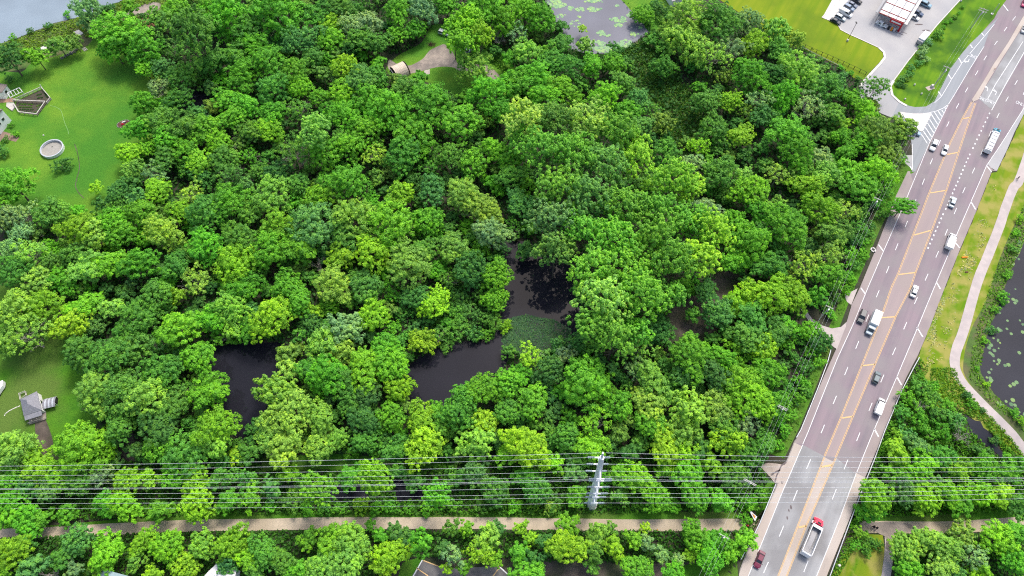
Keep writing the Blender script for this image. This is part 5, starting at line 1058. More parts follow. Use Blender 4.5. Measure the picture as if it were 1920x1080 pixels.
def guardrail(px, label):
    pts = []
    for (a, b) in zip(px, px[1:]):
        A, B = Vector(G(*a)), Vector(G(*b)); n = max(1, round((B-A).length/2.0)); pts += [A.lerp(B, i/n) for i in range(n)]
    pts.append(Vector(G(*px[-1]))); t = empty('guardrail', pts[0], label=label, cat='guardrail', group='steel guardrails beside the road'); o = pts[0]
    R_ = []
    for i, p in enumerate(pts):
        d = (pts[min(i+1, len(pts)-1)]-pts[max(i-1, 0)]).normalized(); nn = Vector((-d.y, d.x, 0)); q = p-o
        R_.append([tuple(q+nn*a+Vector((0, 0, z))) for a, z in ((-.05,.50),(.07,.56),(-.03,.66),(.07,.76),(-.05,.84),(-.14,.84),(-.14,.50))])
    MB().loft(R_, M['metal']).build('rail', t)
    pm = MB().box((0, 0, .2), (.12, .16, 1.2), M['wood']).mesh('post')
    for p in pts[::1]: link('post', pm, tuple(p-o), RD, parent=t)
guardrail([(1557,656),(1550,682),(1532,730),(1500,808),(1492,822)], 'steel guardrail on the left road edge below the gravel loop')
guardrail([(1454,908),(1423.5,982),(1407,1015),(1388,1050)], 'steel guardrail on the left edge of the bridge')
guardrail([(1722,672),(1712,690),(1690,732),(1657,810),(1640,857),(1615,920),(1592,980),(1556,1077),(1520,1170)], 'long steel guardrail along the whole right road edge')
# ------------------------------------------------------------------ buildings
def poly_house(name, base, z1, zr, roof, label, cat, wallm=None, ridge='hip', win=2, gz=0.0, eave=.5, rn=None):
    """base: 4 world corners (ccw); hip/gable roof, ridge parallel to edge 0-1"""
    c = [Vector((p[0], p[1], 0)) for p in base]; o = sum(c, Vector())/4; c = [p-o for p in c]
    t = empty(name, (o.x, o.y, gz), label=label, cat=cat); wm = wallm or M['siding']
    mb = MB().prism([(p.x, p.y) for p in c], 0, z1, wm); mb.build('wall', t)
    e = [p*(1+eave/p.length) for p in c]; a = (e[0]+e[3])/2; b = (e[1]+e[2])/2; d = b-a
    ins = .0 if ridge == 'gable' else min(.5, (e[0]-e[3]).length/2/max(d.length, .1))
    ra, rb = a+d*ins, b-d*ins; zt = zr
    V = [(*p.xy, z1-.02) for p in e]+[(*p.xy, z1+.14) for p in e]+[(*ra.xy, zt), (*rb.xy, zt)]
    rf = MB().add(V, [(3,2,1,0),(0,1,5,4),(1,2,6,5),(2,3,7,6),(3,0,4,7),(4,5,9,8),(5,6,9),(6,7,8,9),(7,4,8)], roof).build('roof', t)
    if ridge == 'gable':
        MB().add([(*((c[0]+(-d.normalized()*.004)).xy), z1),(*((c[3]+(-d.normalized()*.004)).xy), z1),(*(((c[0]+c[3])/2).xy), zr-.25)], [(0,1,2)], wm).build('gable', t)
    MB().tube((*ra.xy, zt+.02), (*rb.xy, zt+.02), .09, .09, roof, 4).build('ridge_cap', rf)
    for k in range(4):
        p, q = c[k], c[(k+1) % 4]; L = (q-p).length; nn = Vector(((q-p).y, -(q-p).x, 0)).normalized(); rz = math.atan2((q-p).y, (q-p).x)
        for j in range(win):
            m_ = p.lerp(q, (j+1)/(win+1)); f = MB().box((0, 0, 0), (1.3, .1, 1.2), M['white_paint']).build('window', t, loc=(*(m_+nn*.03).xy, z1*.55), rz=rz)
            MB().box((0, 0, 0), (1.06, .06, .96), M['glass']).build('pane', f, loc=(0, -.04, 0))
    return t, o, c, rf
# grey hip-roofed shed with porch
cs = [G(u, v, 2.6) for u, v in [(39,749),(45,778),(77,768),(68,735)]]
t, o, c, rf = poly_house('shed', cs, 2.4, 4.3, M['shingle'], 'small shed with grey shingled hip roof and porch on the lower left lawn', 'shed', win=1, eave=.25)
f0, f1 = c[1], c[2]; dd = (f1-f0).normalized(); nn = Vector((dd.y, -dd.x, 0))
MB().prism([tuple((f0+nn*.05).xy), tuple((f1+nn*.05).xy), tuple((f1+nn*2.2).xy), tuple((f0+nn*2.2).xy)], 0, .35, M['wood']).build('porch_deck', t)
MB().add([(*(f0+nn*.3).xy, 2.5), (*(f1+nn*.3).xy, 2.5), (*(f1+nn*1.6).xy, 2.15), (*(f0+nn*1.6).xy, 2.15), (*(f0+nn*.3).xy, 2.58), (*(f1+nn*.3).xy, 2.58), (*(f1+nn*1.6).xy, 2.23), (*(f0+nn*1.6).xy, 2.23)], [(3,2,1,0),(4,5,6,7),(0,1,5,4),(1,2,6,5),(2,3,7,6),(3,0,4,7)], M['shingle']).build('porch_roof', t)
for k in range(4):
    p = f0.lerp(f1, k/3)+nn*2.0; MB().tube((*p.xy, .3), (*p.xy, 2.1 if k in (1, 2) else 1.2), .07, .07, M['wood_pale'], 4).build('porch_post', t)
rr = MB(); a = f0+nn*2.05; b = f1+nn*2.05; rr.tube((*a.xy, 1.2), (*b.xy, 1.2), .05, .05, M['wood_pale'], 4); rr.build('porch_rail', t)
mid = f0.lerp(f1, .5)+nn*.07; MB().box((0, 0, 0), (.95, .06, 2.0), M['black']).build('door', t, loc=(*mid.xy, 1.35), rz=math.atan2(dd.y, dd.x))
# wire pen behind the shed
q = [G(u, v, .8) for u, v in [(38,749),(36,738),(47,733.5),(49,741)]]; t = empty('animal_pen', (q[0][0], q[0][1], 0), label='small empty wooden pen frame against the upper left of the grey shed', cat='pen'); O_ = Vector((q[0][0], q[0][1], 0))
for k in range(4):
    a, b = Vector((*q[k][:2], 0))-O_, Vector((*q[(k+1)%4][:2], 0))-O_; MB().tube((*a.xy, 0), (*a.xy, 1.1), .09, .09, M['wood_pale'], 4).build('post', t)
    for z in (.5, 1.05): MB().tube((*a.xy, z), (*b.xy, z), .08, .08, M['wood_pale'], 4).build('rail', t)
# curved metal firewood shelter
x, y, _ = G(95, 751, .8); t = empty('log_shelter', (x, y, 0), .25, label='small curved grey metal shelter with open bays right of the grey shed', cat='shelter')
for k in range(7):
    a = MB(); n = 8; x0 = -1.7+k*.5
    for i in range(n):
        a0_, a1_ = math.pi*i/n*.62+.30, math.pi*(i+1)/n*.62+.30; r = 2.1
        a.hull8([(x0, -1.1+r*math.cos(a0_)+.0, .2+1.6*math.sin(a0_)), (x0+.46, -1.1+r*math.cos(a0_), .2+1.6*math.sin(a0_)), (x0+.46, -1.1+r*math.cos(a1_), .2+1.6*math.sin(a1_)), (x0, -1.1+r*math.cos(a1_), .2+1.6*math.sin(a1_)),
                 (x0, -1.1+(r+.07)*math.cos(a0_), .2+1.67*math.sin(a0_)), (x0+.46, -1.1+(r+.07)*math.cos(a0_), .2+1.67*math.sin(a0_)), (x0+.46, -1.1+(r+.07)*math.cos(a1_), .2+1.67*math.sin(a1_)), (x0, -1.1+(r+.07)*math.cos(a1_), .2+1.67*math.sin(a1_))], M['metal'] if k % 2 else M['shingle'])
    a.build('roof_panel', t)
for k in range(5): MB().tube((-1.7+k*.85, -1.75, 0), (-1.7+k*.85, -1.6, 1.5), .07, .07, M['white_paint'], 4).build('bay_post', t)
MB().box((0, -.2, .5), (3.3, 1.6, .9), M['black']).build('stacked_wood', t)
x, y, _ = G(81.5, 764); t = empty('barbecue', (x, y, 0), label='black barbecue with a pale lid between the grey shed and the metal shelter', cat='barbecue'); MB().box((0, 0, .5), (1.1, .8, .9), M['black']).build('firebox', t, bevel=.1); MB().tube((-.3, .5, .3), (-.3, .5, 1.1), .38, .34, M['conc_white'], 10).build('lid', t)
STO = ['first','second','third','fourth','fifth','sixth','seventh','eighth','ninth','tenth','eleventh','twelfth','thirteenth','fourteenth']
st_ = [(9,779),(10,776.5),(12,774.5),(14,773),(16,771.5),(18,770),(20.5,769),(22.5,768),(25,766.5),(27,765.5),(29.5,764.5),(32,763.5),(34.5,762.5),(37,761.5)]
sm = MB().prism([(.17*math.cos(a), .15*math.sin(a)) for a in np.linspace(0, 6.28, 9)[:-1]], 0, .08, M['conc_white']).mesh('stepping_stone')
for q in st_: x, y, _ = P(*q); link('stepping_stone', sm, (x, y, .03), rnd.uniform(0, 3), label=f'pale stepping stone, {STO[len(st_)-1-st_.index(q)]} from the grey shed in the curved row', cat='stepping stone', group='stepping stones left of the grey shed')
# parked trailer at the left edge
x, y, _ = G(-7, 734, 1.2); t = empty('camper_trailer', (x, y, 0), 1.25, label='white boat-shaped camper cut off by the left edge beside the lower lawn', cat='trailer')
MB().loft([[(xx, -w_, .5), (xx, w_, .5), (xx, w_*.9, 1.8), (xx, -w_*.9, 1.8)] for xx, w_ in ((-3.2,.9),(-3,1.1),(2,1.1),(3,.5),(3.4,.1))], M['siding']).build('hull', t, bevel=.05)
MB().box((-.5, 0, 1.85), (3, 1.4, .1), M['metal']).build('deck', t); [link('wheel', WH, (-.6, s*1.0, .34), parent=t) for s in (-1, 1)]; MB().tube((-3.2, .8, .5), (-4.6, 1.3, .4), .08, .08, M['metal'], 5).build('tow_bar', t)
# round pool
x, y, _ = G(97, 279.5); ox, oy = G(97, 278, 1.0)[:2]; rp = 20.5*px_m(97, 278, 1.0); t = empty('swimming_pool', (ox, oy, 0), label='round above-ground pool with a white rim on the upper left lawn', cat='pool')
ring = lambda r, z: [(r*math.cos(a), r*math.sin(a), z) for a in np.linspace(0, 2*math.pi, 33)[:-1]]
MB().loft([ring(rp, 0), ring(rp, 1.1), ring(rp-.08, 1.1), ring(rp-.08, .3)], M['siding'], caps=False).build('wall', t)
MB().loft([ring(rp+.12, 1.1), ring(rp+.12, 1.2), ring(rp-.28, 1.2), ring(rp-.28, 1.1), ring(rp+.12, 1.1)], M['metal'], caps=False).build('rim', t)
MB().prism([p[:2] for p in ring(rp-.09, 0)], .25, .32, M['pool_liner']).build('floor', t); MB().tube((-.6, 1.2, .3), (-.6, 1.2, .36), .22, .22, M['black'], 8).build('drain', t)
bm_ = MB()
x, y, _ = G(82, 254); MB().tube((0, 0, 0), (0, 0, .25), .28, .22, M['conc_white'], 8).build('sprinkler', None, loc=(x, y, .03), label='small pale round lid lying on the lawn above the round pool', cat='lid')
line('garden_hose', smooth_poly([(94,198),(105,201),(114,207),(118,218),(122,232),(127,243),(129,252)], 4, False), .09, mat('green_hose', (.30,.50,.20), (.25,.45,.18)), 5, label='pale green hose curving over the lawn from the fenced garden', cat='hose')
line('lawn_edge_track', smooth_poly([(140,270),(146,290),(149,315),(144,335),(142,350),(148,362),(158,372)], 4, False), .25, M['dirt'], 3, kind='structure')
# fenced garden
def fence(name, px, label, h=1.1, rails=(.45, .95), m=None, cat='fence', post=.1, step=1.8, rail_r=.06, top=None):
    pts = []
    for a, b in zip(px, px[1:]):
        A, B = Vector(P(*a)), Vector(P(*b)); n = max(1, round((B-A).length/step)); pts += [A.lerp(B, i/n) for i in range(n)]
    pts.append(Vector(P(*px[-1]))); o = pts[0]; t = empty(name, o, label=label, cat=cat); m = m or M['wood']
    pm = MB().box((0, 0, h/2), (post*1.6, post*1.6, h), m).mesh('post')
    for p in pts: link('post', pm, tuple(p-o), parent=t)
    for a, b in zip(px, px[1:]):
        A, B = Vector(P(*a))-o, Vector(P(*b))-o
        for z in rails: MB().tube(A+Vector((0, 0, z)), B+Vector((0, 0, z)), rail_r, rail_r, m, 4).build('rail', t)
        if top: d = B-A; mm = (A+B)/2; MB().box((mm.x, mm.y, h+.03), (d.length, top, .06), M['wood_pale'], rz=math.atan2(d.y, d.x)).build('cap_board', t)
    return t
k7 = lambda x, y: (x/12, 130+y/12)
fence('garden_fence', [k7(340,720), k7(960,440), k7(1165,680), k7(1080,780)], 'wooden fence around the upper bed of the garden beside the white house', rails=(.35,.7,1.0), m=M['wood_pale'], top=.22)
fence('garden_fence', [k7(330,735), k7(1050,765), k7(860,1045), k7(460,1000), k7(340,800)], 'broad-capped fence around the lower vegetable bed', m=M['wood'], top=.32)
MB().tube((0, 0, 0), (0, 0, 1.9), .16, .16, M['white_paint'], 4).build('gate_post', None, loc=G(*k7(965,430)), label='white gate post at the upper tip of the fenced garden', cat='post')
sheet('garden_soil', [k7(380,720), k7(950,455), k7(1150,680), k7(1070,760), k7(860,1030), k7(470,985), k7(350,800)], mat('garden_soil', (.05,.045,.035), (.09,.08,.05), scale=1.5), 4)
GB = ['top row of the lower bed', 'second row of the lower bed', 'third row of the lower bed', 'bottom row of the lower bed', 'upper right cluster of the lower bed', 'middle right cluster of the lower bed', 'bottom right cluster of the lower bed', 'top row of the upper bed', 'second row of the upper bed', 'right row of the upper bed']
vg = random.Random(5); vm = crown('shrub', 2.6, 999)
for r_, (a, b, n) in enumerate([((430,790),(760,800),7),((420,850),(740,860),7),((440,905),(760,915),7),((480,960),(790,975),6),((830,840),(940,800),3),((850,920),(930,860),3),((790,990),(870,950),3),((820,590),(950,560),4),((840,650),(970,640),4),((1010,520),(1080,640),4)]):
    for j in range(n):
        f = (j+.5)/n; x, y, _ = G(*k7(a[0]+(b[0]-a[0])*f+vg.uniform(-8, 8), a[1]+(b[1]-a[1])*f)); o = link('vegetable_plant', vm, (x, y, .15), vg.uniform(0, 6), label=f'leafy vegetable plant, {STO[j]} from the left in the {GB[r_]}', cat='plant', group='vegetable plants in the fenced garden'); o.scale = (.15,.15,.13); o.color = (.10,.26,.02,1) if r_ in (0, 1, 4, 5, 6) else (.06,.15,.03,1)
# white house at the left edge, with its lean-to and deck
cs = [G(u, v, 3.2) for u, v in [(-30,238),(3,237),(21,219),(4,194),(-25,190)]]
cs = [G(u, v, 0) for u, v in [(-60,250),(2,252),(22,226),(-40,215)]]
t, o, c, rf = poly_house('white_house', [cs[0], cs[1], cs[2], cs[3]], 5.6, 8.0, M['brown_roof'], 'tall white-sided house with small dark windows cut off by the left edge', 'house', ridge='gable', win=2, eave=.3)
cs = [G(u, v, 0) for u, v in [(-50,182),(12,186),(22,172),(-40,160)]]
poly_house('brown_roofed_house', cs, 3.4, 5.2, M['brown_roof'], 'white house with a brown roof at the left edge above the fenced garden', 'house', win=1, eave=.5)
sheet('patio', [(-20,182),(12,186),(22,183),(30,187),(28,191),(0,193),(-20,194)], mat('tan_patio', (.40,.24,.16), (.34,.21,.14), scale=1), 4)
sheet('patio', [(-20,243),(5,246),(22,251),(36,258),(30,266),(14,262),(-20,270)], mat('brick_patio', (.28,.19,.14), (.22,.15,.12), scale=1), 4)
q = [G(u, v, 2.2) for u, v in [(14,174),(36,164.5),(42,172),(19,183)]]; O_ = Vector((*q[0][:2], 0)); t = empty('pergola', O_, label='white pergola frame between the brown-roofed house and the fenced garden', cat='pergola'); Q = [Vector((*p[:2], 0))-O_ for p in q]
for a in Q: MB().tube((*a.xy, 0), (*a.xy, 2.2), .1, .1, M['white_paint'], 4).build('post', t)
for a, b in ((0,1),(1,2),(2,3),(3,0)): MB().tube((*Q[a].xy, 2.25), (*Q[b].xy, 2.25), .11, .11, M['white_paint'], 4).build('beam', t)
for k in range(1, 4): a = Q[0].lerp(Q[1], k/4); b = Q[3].lerp(Q[2], k/4); MB().tube((*a.xy, 2.35), (*b.xy, 2.35), .08, .08, M['white_paint'], 4).build('rafter', t)
q = [G(u, v, 0) for u, v in [(14,194),(26,194),(29,202),(24,209),(13,201)]]; MB().prism([(p[0]-q[0][0], p[1]-q[0][1]) for p in q], 0, .5, M['wood_pale']).build('deck', None, loc=q[0], label='pale raised deck landing joining the white house and the vegetable bed', cat='deck')
# flower bed
x, y, _ = G(231.5, 232.5); t = empty('flower_bed', (x, y, 0), .5, label='oval bed of red mulch ringed with stones on the upper left lawn', cat='flower bed')
MB().prism([(2.1*math.cos(a), 1.5*math.sin(a)) for a in np.linspace(0, 6.28, 17)[:-1]], .0, .12, M['mulch']).build('mulch', t)
sm = MB().box((0, 0, .12), (.5, .35, .3), M['stone'], taper=.7).mesh('stone', bevel=.05)
for k in range(20): a = k/20*6.283; link('stone', sm, (2.15*math.cos(a), 1.55*math.sin(a), .02), a, parent=t)
MB().box((.4, .5, .35), (1.3, .5, .4), M['conc_white']).build('bench', t, bevel=.05); MB().box((-.3, -.2, .3), (.9, .6, .4), M['red']).build('ornament', t, bevel=.15)
# stone wall, steps, shore slabs
t = empty('stone_wall', P(113, 112), label='low grey dry-stone wall at the upper edge of the left lawn', cat='wall'); O_ = Vector(P(113, 112)); A, B = Vector(P(113, 112))-O_, Vector(P(146, 95))-O_; wr = random.Random(2)
for k in range(34):
    f = (k % 17+.5)/17; p = A.lerp(B, f)+Vector((wr.uniform(-.2, .2), wr.uniform(-.35, .35)+(.5 if k > 16 else 0), 0)); MB().box((0, 0, .35), (wr.uniform(.35, .6), wr.uniform(.3, .5), wr.uniform(.4, .9)), M['stone'], taper=.8).build('stone', t, bevel=.05, loc=tuple(p), rz=wr.uniform(0, 3))
t = empty('wooden_steps', P(159, 93), -.75, label='three pale wooden steps beside the right end of the stone wall', cat='steps')
for k in range(3): MB().box((k*.1, -.45+k*.5, .12+k*.12), (2.0, .26, .14), M['wood_pale']).build('step', t)
for nm, qs, l in (('shore_slab', [(76,90),(118,73),(121,79),(81,97)], 'long pale concrete slab on the lake shore above the stone wall'), ('shore_slab', [(138,61),(148,56.5),(157,63),(150,68),(141,66)], 'short pale concrete slab on the lake shore beside the willow'), ('shore_slab', [(47,98),(54,95),(60,104),(52,107)], 'pale concrete slab half hidden by the yellow-green shore tree')):
    q = [P(*p) for p in qs]; MB().prism([(p[0]-q[0][0], p[1]-q[0][1]) for p in q], 0, .25, M['conc_white']).build(nm, None, loc=(q[0][0], q[0][1], .02), label=l, cat='slab')
# terracotta-roofed building behind the left trees
poly_house('garage', [G(u, v, 0) for u, v in [(272,47),(284,62),(303,56),(292,40)]], 2.6, 3.9, M['orange_roof'], 'small building with a terracotta roof behind the upper left trees', 'house', win=1, eave=.3)
# arched carport
A = Vector(G(745, 132)); ax = dirpx((737, 133), (760, 122)); t = empty('carport', (*G(748,131,1.5)[:2], 0), ax, label='arched tan metal carport at the end of the gravel drive', cat='carport')
n = 12; Wc, Lc, hc = 3.1, 6.4, 3.4; ms = []
for s in range(8):
    x0 = -Lc/2+.9+s*.62; mb = MB(); rg_ = []
    for xx in (x0, x0+.58): rg_.append([(xx, Wc*math.cos(math.pi*i/n), hc*math.sin(math.pi*i/n)) for i in range(n+1)]+[(xx, (Wc-.06)*math.cos(math.pi*i/n), (hc-.08)*math.sin(math.pi*i/n)) for i in range(n, -1, -1)])
    mb.loft(rg_, M['tan_metal']); mb.build('roof_panel', t)
mb = MB()
for i in range(n): mb.tube((-Lc/2, Wc*math.cos(math.pi*i/n), hc*math.sin(math.pi*i/n)), (-Lc/2, Wc*math.cos(math.pi*(i+1)/n), hc*math.sin(math.pi*(i+1)/n)), .05, .05, M['white_paint'], 4)
mb.build('arch_hoop', t); MB().add([(Lc/2-.1, Wc*math.cos(math.pi*i/n), hc*math.sin(math.pi*i/n)) for i in range(n+1)], [tuple(range(n+1))], M['tan_metal']).build('end_wall', t)
MB().box((.2, -.6, .7), (2.6, 1.3, 1.2), M['black']).build('stored_machine', None, bevel=.1, loc=(*G(742,134,.5)[:2], 0), rz=ax, label='dark machine stored in the open mouth of the arched carport', cat='machine')
car('sedan', 874, 95, .3, (.55,.62,.68), 'silver-blue car half hidden under the lime green tree by the gravel turnaround'); car('suv', 833, 62, -.4, (.7,.72,.72), 'white vehicle half hidden at the top edge of the grass clearing')
bp = MB(); br_ = random.Random(9)
for k in range(70):
    a = br_.uniform(0, 6.28); e = br_.uniform(.1, 1.2); d = Vector((math.cos(a)*math.cos(e), math.sin(a)*math.cos(e), math.sin(e))); s = Vector((br_.uniform(-1.2, 1.2), br_.uniform(-.8, .8), .1)); bp.tube(s, s+d*br_.uniform(.8, 1.8), .05, .02, M['mulch'] if k % 3 else M['bark'], 3, cap=False)
bp.build('brush_pile', None, loc=P(810, 84), label='heap of reddish brown cut brush at the top of the gravel turnaround', cat='brush pile')
# red-beamed canopy
ca, cb, cc_ = Vector(G(1649, 24, 4.4)), Vector(G(1695, 43, 4.4)), Vector(G(1669, 0, 4.4)); ex_ = (cb-ca).normalized(); Wd = (cb-ca).length; ey = Vector((-ex_.y, ex_.x, 0)); Ld = 30.0
t = empty('canopy', (ca.x, ca.y, 0), math.atan2(ex_.y, ex_.x), label='long drive-through canopy of white panels between dull red beams', cat='canopy')
rows = [0, 2.2, 7.2, 12.4, 17.6, 22.8, 28.0]
for j in range(6):
    for k in range(3):
        x0, x1 = k*Wd/3+.16, (k+1)*Wd/3-.16; y0, y1 = rows[j]+.25, rows[j+1]-.25; MB().box(((x0+x1)/2, (y0+y1)/2, 4.35), (x1-x0, y1-y0, .12), M['roof_white']).build('roof_panel', t)
for y0 in rows: MB().box((Wd/2, y0, 4.38), (Wd+.3, .34, .3), M['roof_red']).build('cross_beam', t)
for k in range(4): MB().box((k*Wd/3, 14.0, 4.34), (.22, 28.6, .2), M['conc']).build('long_beam', t)
MB().box((-1.0, 14, 4.3), (.8, 28.6, .14), M['conc']).build('side_gutter', t); MB().box((Wd+.8, 14, 4.3), (1.1, 28.6, .14), M['conc_white']).build('side_gutter', t)
MB().box((Wd*.24, -.28, 3.75), (Wd*.48, .12, 1.0), M['shingle']).build('fascia', t)
sg = MB().box((Wd*.75, -.32, 3.55), (Wd*.5, .2, 1.7), M['red']).build('sign_board', t); MB().box((Wd*.74, -.46, 3.6), (Wd*.38, .06, .6), M['white_paint']).build('sign_panel', sg)
MB().box((Wd*.97, .5, 2.0), (.7, 1.2, 4.0), M['red']).build('pillar', t)
for xx in (.2, Wd/2, Wd-.2):
    for yy in (1, 9.8, 18, 26): MB().box((xx, yy, 2.1), (.25, .25, 4.2), M['conc']).build('post', t)
for k, (xx, c) in enumerate([(Wd*.15, 'metal'), (Wd*.30, 'white_paint'), (Wd*.42, 'metal'), (Wd*.60, 'black'), (Wd*.72, 'orange'), (Wd*.83, 'metal')]):
    MB().box((0, 0, .8), (.8, .6, 1.6), M[c], taper=.8).build('vacuum_station', None, bevel=.08, loc=tuple(ca+ex_*xx-ey*1.0-Vector((0, 0, 4.4))), rz=math.atan2(ex_.y, ex_.x), label=f"{['grey', 'white', 'grey', 'black', 'orange', 'grey'][k]} service machine, {['first', 'second', 'third', 'fourth', 'fifth', 'sixth'][k]} from the left under the canopy front", cat='machine', group='service machines under the canopy front')
# corner lawn fence, building fragment at the top
def board_fence(px, label):
    t = fence('lawn_fence', px, label, h=1.6, rails=(.3, 1.5), m=M['black'], step=2.4); return t
board_fence([(1497,84),(1520,95),(1560,112),(1600,130),(1622,141)], 'dark post-and-rail fence along the lower edge of the corner lawn')
t = fence('timber_edging', [(1490,82),(1530,103),(1575,125)], 'long pale timber beam lying along the lower edge of the corner lawn', h=.4, rails=(.38,), m=M['wood_pale'], rail_r=.14)
fence('white_fence_panel', [(1424,37),(1430,42)], 'short white fence panel at the left tip of the corner lawn', h=1.2, rails=(.3,.7,1.1), m=M['white_paint'], step=.8)
poly_house('metal_building', [G(u, v, 0) for u, v in [(1235,-20),(1258,14),(1290,2),(1270,-35)]], 3, 4.2, M['conc'], 'grey-roofed building cut off by the top edge right of the lily pond', 'building', win=0, eave=.3)
# buildings at the bottom edge
gz_ = LOW*.8
bs = [P(u, v) for u, v in [(175,1120),(228,1130),(240,1078),(215,1066)]]
c0 = [G(u, v, gz_+3.2) for u, v in [(170,1098),(226,1110),(243,1082),(190,1068)]]
poly_house('teal_roofed_house', [c0[1], c0[2], c0[3], c0[0]], 3.2, 6.0, M['teal_roof'], 'house with a pale teal metal roof cut off by the bottom edge', 'house', ridge='gable', win=1, gz=gz_, eave=.4)
for qs, l in (([(372,1094),(403,1110),(427,1062),(414,1051)], 'left slab'), ([(400,1112),(432,1120),(444,1068),(430,1061)], 'right slab')):
    c0 = [G(u, v, gz_+3) for u, v in qs]; tt = poly_house('metal_roofed_shed', c0, 3.0, 3.7, M['roof_white'], f'white metal roof, {l} of the pair at the bottom edge', 'shed', ridge='gable', win=0, gz=gz_, eave=.2)
# trail sign and hydrant
q = [P(u, v) for u, v in [(1401,960),(1410,964),(1416,973),(1412,976)]]
x, y, _ = P(1408, 968); t = empty('trail_sign', (x, y, float(hz(x, y))), -1.0, label='pale triangular board with an orange middle beside the trail mouth left of the bridge', cat='sign')
MB().add([(-2.2,.0,1.9),(1.0,.75,1.5),(1.6,-.5,1.3),(-2.2,.0,2.0),(1.0,.75,1.6),(1.6,-.5,1.4)], [(2,1,0),(3,4,5),(0,1,4,3),(1,2,5,4),(2,0,3,5)], M['white_paint']).build('board', t)
MB().add([(-.4,.12,1.86),(.7,.4,1.72),(.9,-.15,1.62),(-.4,.12,1.9),(.7,.4,1.76),(.9,-.15,1.66)], [(2,1,0),(3,4,5),(0,1,4,3),(1,2,5,4),(2,0,3,5)], M['orange']).build('orange_patch', t)
for xx in (-1.2, 1.1): MB().tube((xx, 0, -.2), (xx, 0, 1.6), .08, .08, M['wood'], 4).build('post', t)
x, y, _ = P(1401, 986); t = empty('hydrant', (x, y, float(hz(x, y))), label='small red hydrant at the right end of the gravel trail', cat='hydrant'); MB().tube((0, 0, 0), (0, 0, .8), .28, .22, M['red'], 8).build('barrel', t); MB().tube((-.35, 0, .5), (.35, 0, .5), .12, .12, M['red'], 6).build('outlet', t)
x, y, _ = P(1231, 995); MB().tube((0, 0, 0), (0, 0, 1.2), .14, .12, M['orange'], 6).build('marker_post', None, loc=(x, y, float(hz(x, y))), label='orange marker post on the lower edge of the gravel trail', cat='marker post')
x, y, _ = G(1808, 483); t = MB().box((0, 0, .2), (1.9, .5, .35), M['orange']).build('barrier_board', None, bevel=.08, loc=(x, y, .02), rz=.05, label='orange barrier board lying in the dry right verge', cat='barrier')
x, y, _ = G(1812, 510.5); MB().box((0, 0, .15), (1.0, .4, .25), M['mulch']).build('debris_board', None, loc=(x, y, .02), rz=.2, label='reddish scrap lying in the dry right verge below the orange barrier', cat='scrap')
x, y, _ = G(1573, 1060.5); MB().box((0, 0, .3), (.9, .6, .6), M['conc_white'], taper=.8).build('boulder', None, bevel=.12, loc=(x, y, float(hz(x, y))), rz=.3, label='pale block on the grass right of the long guardrail', cat='block')
# the concrete rubble by the right ditch
rt = random.Random(8)
for k, (u, v) in enumerate([(1880,902),(1890,905),(1900,903),(1908,900),(1913,908),(1905,915),(1915,920),(1893,898)]):
    x, y, _ = P(u, v); MB().box((0, 0, .2), (rt.uniform(.6, 1.3), rt.uniform(.5, .9), .5), M['stone'], taper=.75).build('rubble_rock', None, bevel=.08, loc=(x, y, float(hz(x, y))+.05), rz=rt.uniform(0, 3), label=f"grey rubble rock, {STO[sorted([1880,1890,1900,1908,1913,1905,1915,1893]).index(u)]} from the left beside the right ditch", cat='rock', group='rubble rocks by the right ditch')
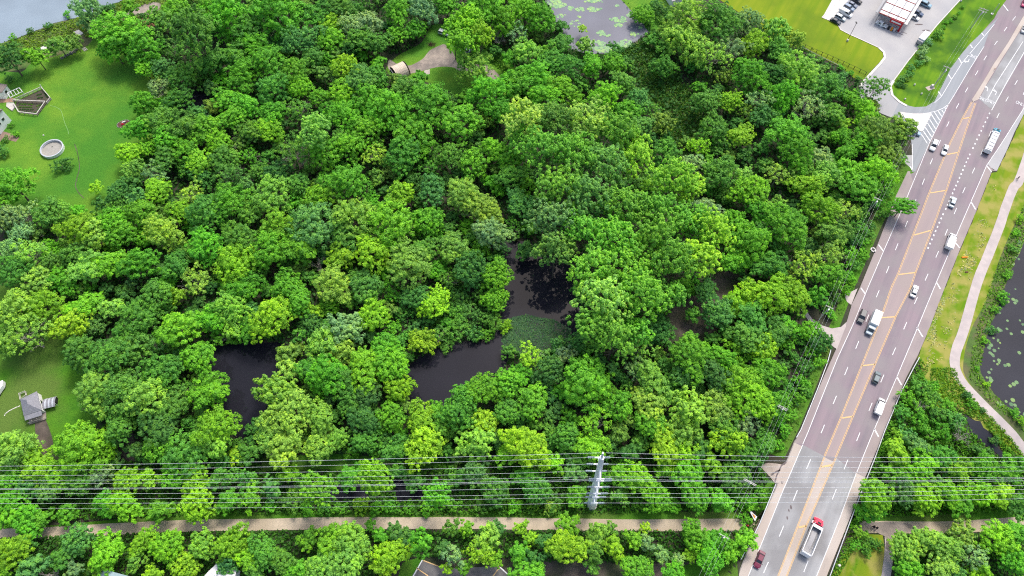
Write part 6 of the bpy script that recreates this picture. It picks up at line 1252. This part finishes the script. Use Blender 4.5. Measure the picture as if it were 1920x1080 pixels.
# ------------------------------------------------------------------ people on the trails
def person(u, v, rz, label, top, legs, hair, walk=.25):
    x, y, _ = P(u, v); t = empty('person', (x, y, float(hz(x, y))+4*LY+.03), rz, label=label, cat='person')
    J = dict(pel=(0,0,.98), chest=(0,.02,1.38), neck=(0,.02,1.52), head=(0,.05,1.64), crown=(0,.04,1.74))
    V = list(J.values()); rad = [.15,.17,.06,.10,.085]; E = [(0,1),(1,2),(2,3),(3,4)]
    def chain(start, pts):
        k = start
        for p, r in pts: V.append(p); rad.append(r); E.append((k, len(V)-1)); k = len(V)-1
    for s in (-1, 1):
        w_ = walk*s
        chain(0, [((s*.10,0,.92),.10),((s*.11,w_*.5,.50),.065),((s*.11,w_-.04,.09),.045),((s*.12,w_+.14,.04),.035)])
        chain(1, [((s*.20,.01,1.40),.065),((s*.25,-w_*.4,1.12),.045),((s*.24,-w_*.8+.08,.88),.033),((s*.24,-w_*.8+.12,.79),.035)])
        h = len(V)-1
        for f in range(4): chain(h, [((s*.24+(f-1.5)*.022*s, -w_*.8+.14, .72-.01*(f % 2)),.010),((s*.235+(f-1.5)*.024*s, -w_*.8+.16, .665),.008)])
        chain(h, [((s*.20, -w_*.8+.17, .76),.010),((s*.19, -w_*.8+.19, .73),.008)])
    me = bpy.data.meshes.new('body'); me.from_pydata(V, E, []); o = link('body', me, parent=t); me.materials.append(SKIN)
    o.modifiers.new('Skin', 'SKIN'); me.skin_vertices[0].data[0].use_root = True
    for i, r in enumerate(rad): me.skin_vertices[0].data[i].radius = (r, r)
    sb = o.modifiers.new('Subsurf', 'SUBSURF'); sb.levels = 1; sb.render_levels = 1
    ring = lambda z, rx, ry, cy=0: [(rx*math.cos(a), cy+ry*math.sin(a), z) for a in np.linspace(0, 2*math.pi, 11)[:-1]]
    c = MB().loft([ring(.90,.19,.15), ring(1.15,.18,.14), ring(1.38,.23,.16), ring(1.47,.17,.12), ring(1.52,.09,.08)], CLOTH)
    for s in (-1, 1): c.tube((s*.19, .01, 1.42), (s*.255, -walk*s*.4, 1.1), .085, .065, CLOTH, 7)
    c = c.build('jacket', t, smooth=True); c.color = (*top, 1)
    c = MB().loft([ring(.80,.17,.14), ring(.98,.18,.15)], CLOTH)
    for s in (-1, 1): c.tube((s*.095, 0, .92), (s*.11, walk*s*.5, .5), .12, .085, CLOTH, 7); c.tube((s*.11, walk*s*.5, .52), (s*.11, walk*s-.04, .1), .085, .065, CLOTH, 7)
    c = c.build('trousers', t, smooth=True); c.color = (*legs, 1)
    c = MB().loft([ring(1.60,.10,.10,.0), ring(1.70,.115,.115,.02), ring(1.78,.09,.09,.03), ring(1.80,.03,.03,.03)], CLOTH).build('hair', t, smooth=True); c.color = (*hair, 1)
    MB().box((0, .155, 1.65), (.03, .03, .05), SKIN).build('nose', t)
    for s in (-1, 1): MB().box((s*.12, .06, 1.20), (.05, .03, .05), CLOTH) ; MB().box((s*.115, walk*s+.05, .05), (.10, .27, .09), M['black']).build('shoe', t, bevel=.02)
    return t
person(1635, 989, -1.4, 'walker in dark clothes on the trail, left one of the pair right of the bridge', (.03,.03,.04), (.025,.025,.03), (.03,.02,.015)).scale = (1.15,)*3
person(1640.5, 991.5, -1.5, 'walker in dark clothes on the trail, right one of the pair right of the bridge', (.05,.05,.06), (.03,.03,.035), (.05,.03,.02)).scale = (1.15,)*3
person(1906, 337, -2.0, 'lone walker in dark clothes high up on the concrete footpath', (.04,.04,.05), (.03,.03,.04), (.03,.02,.015))
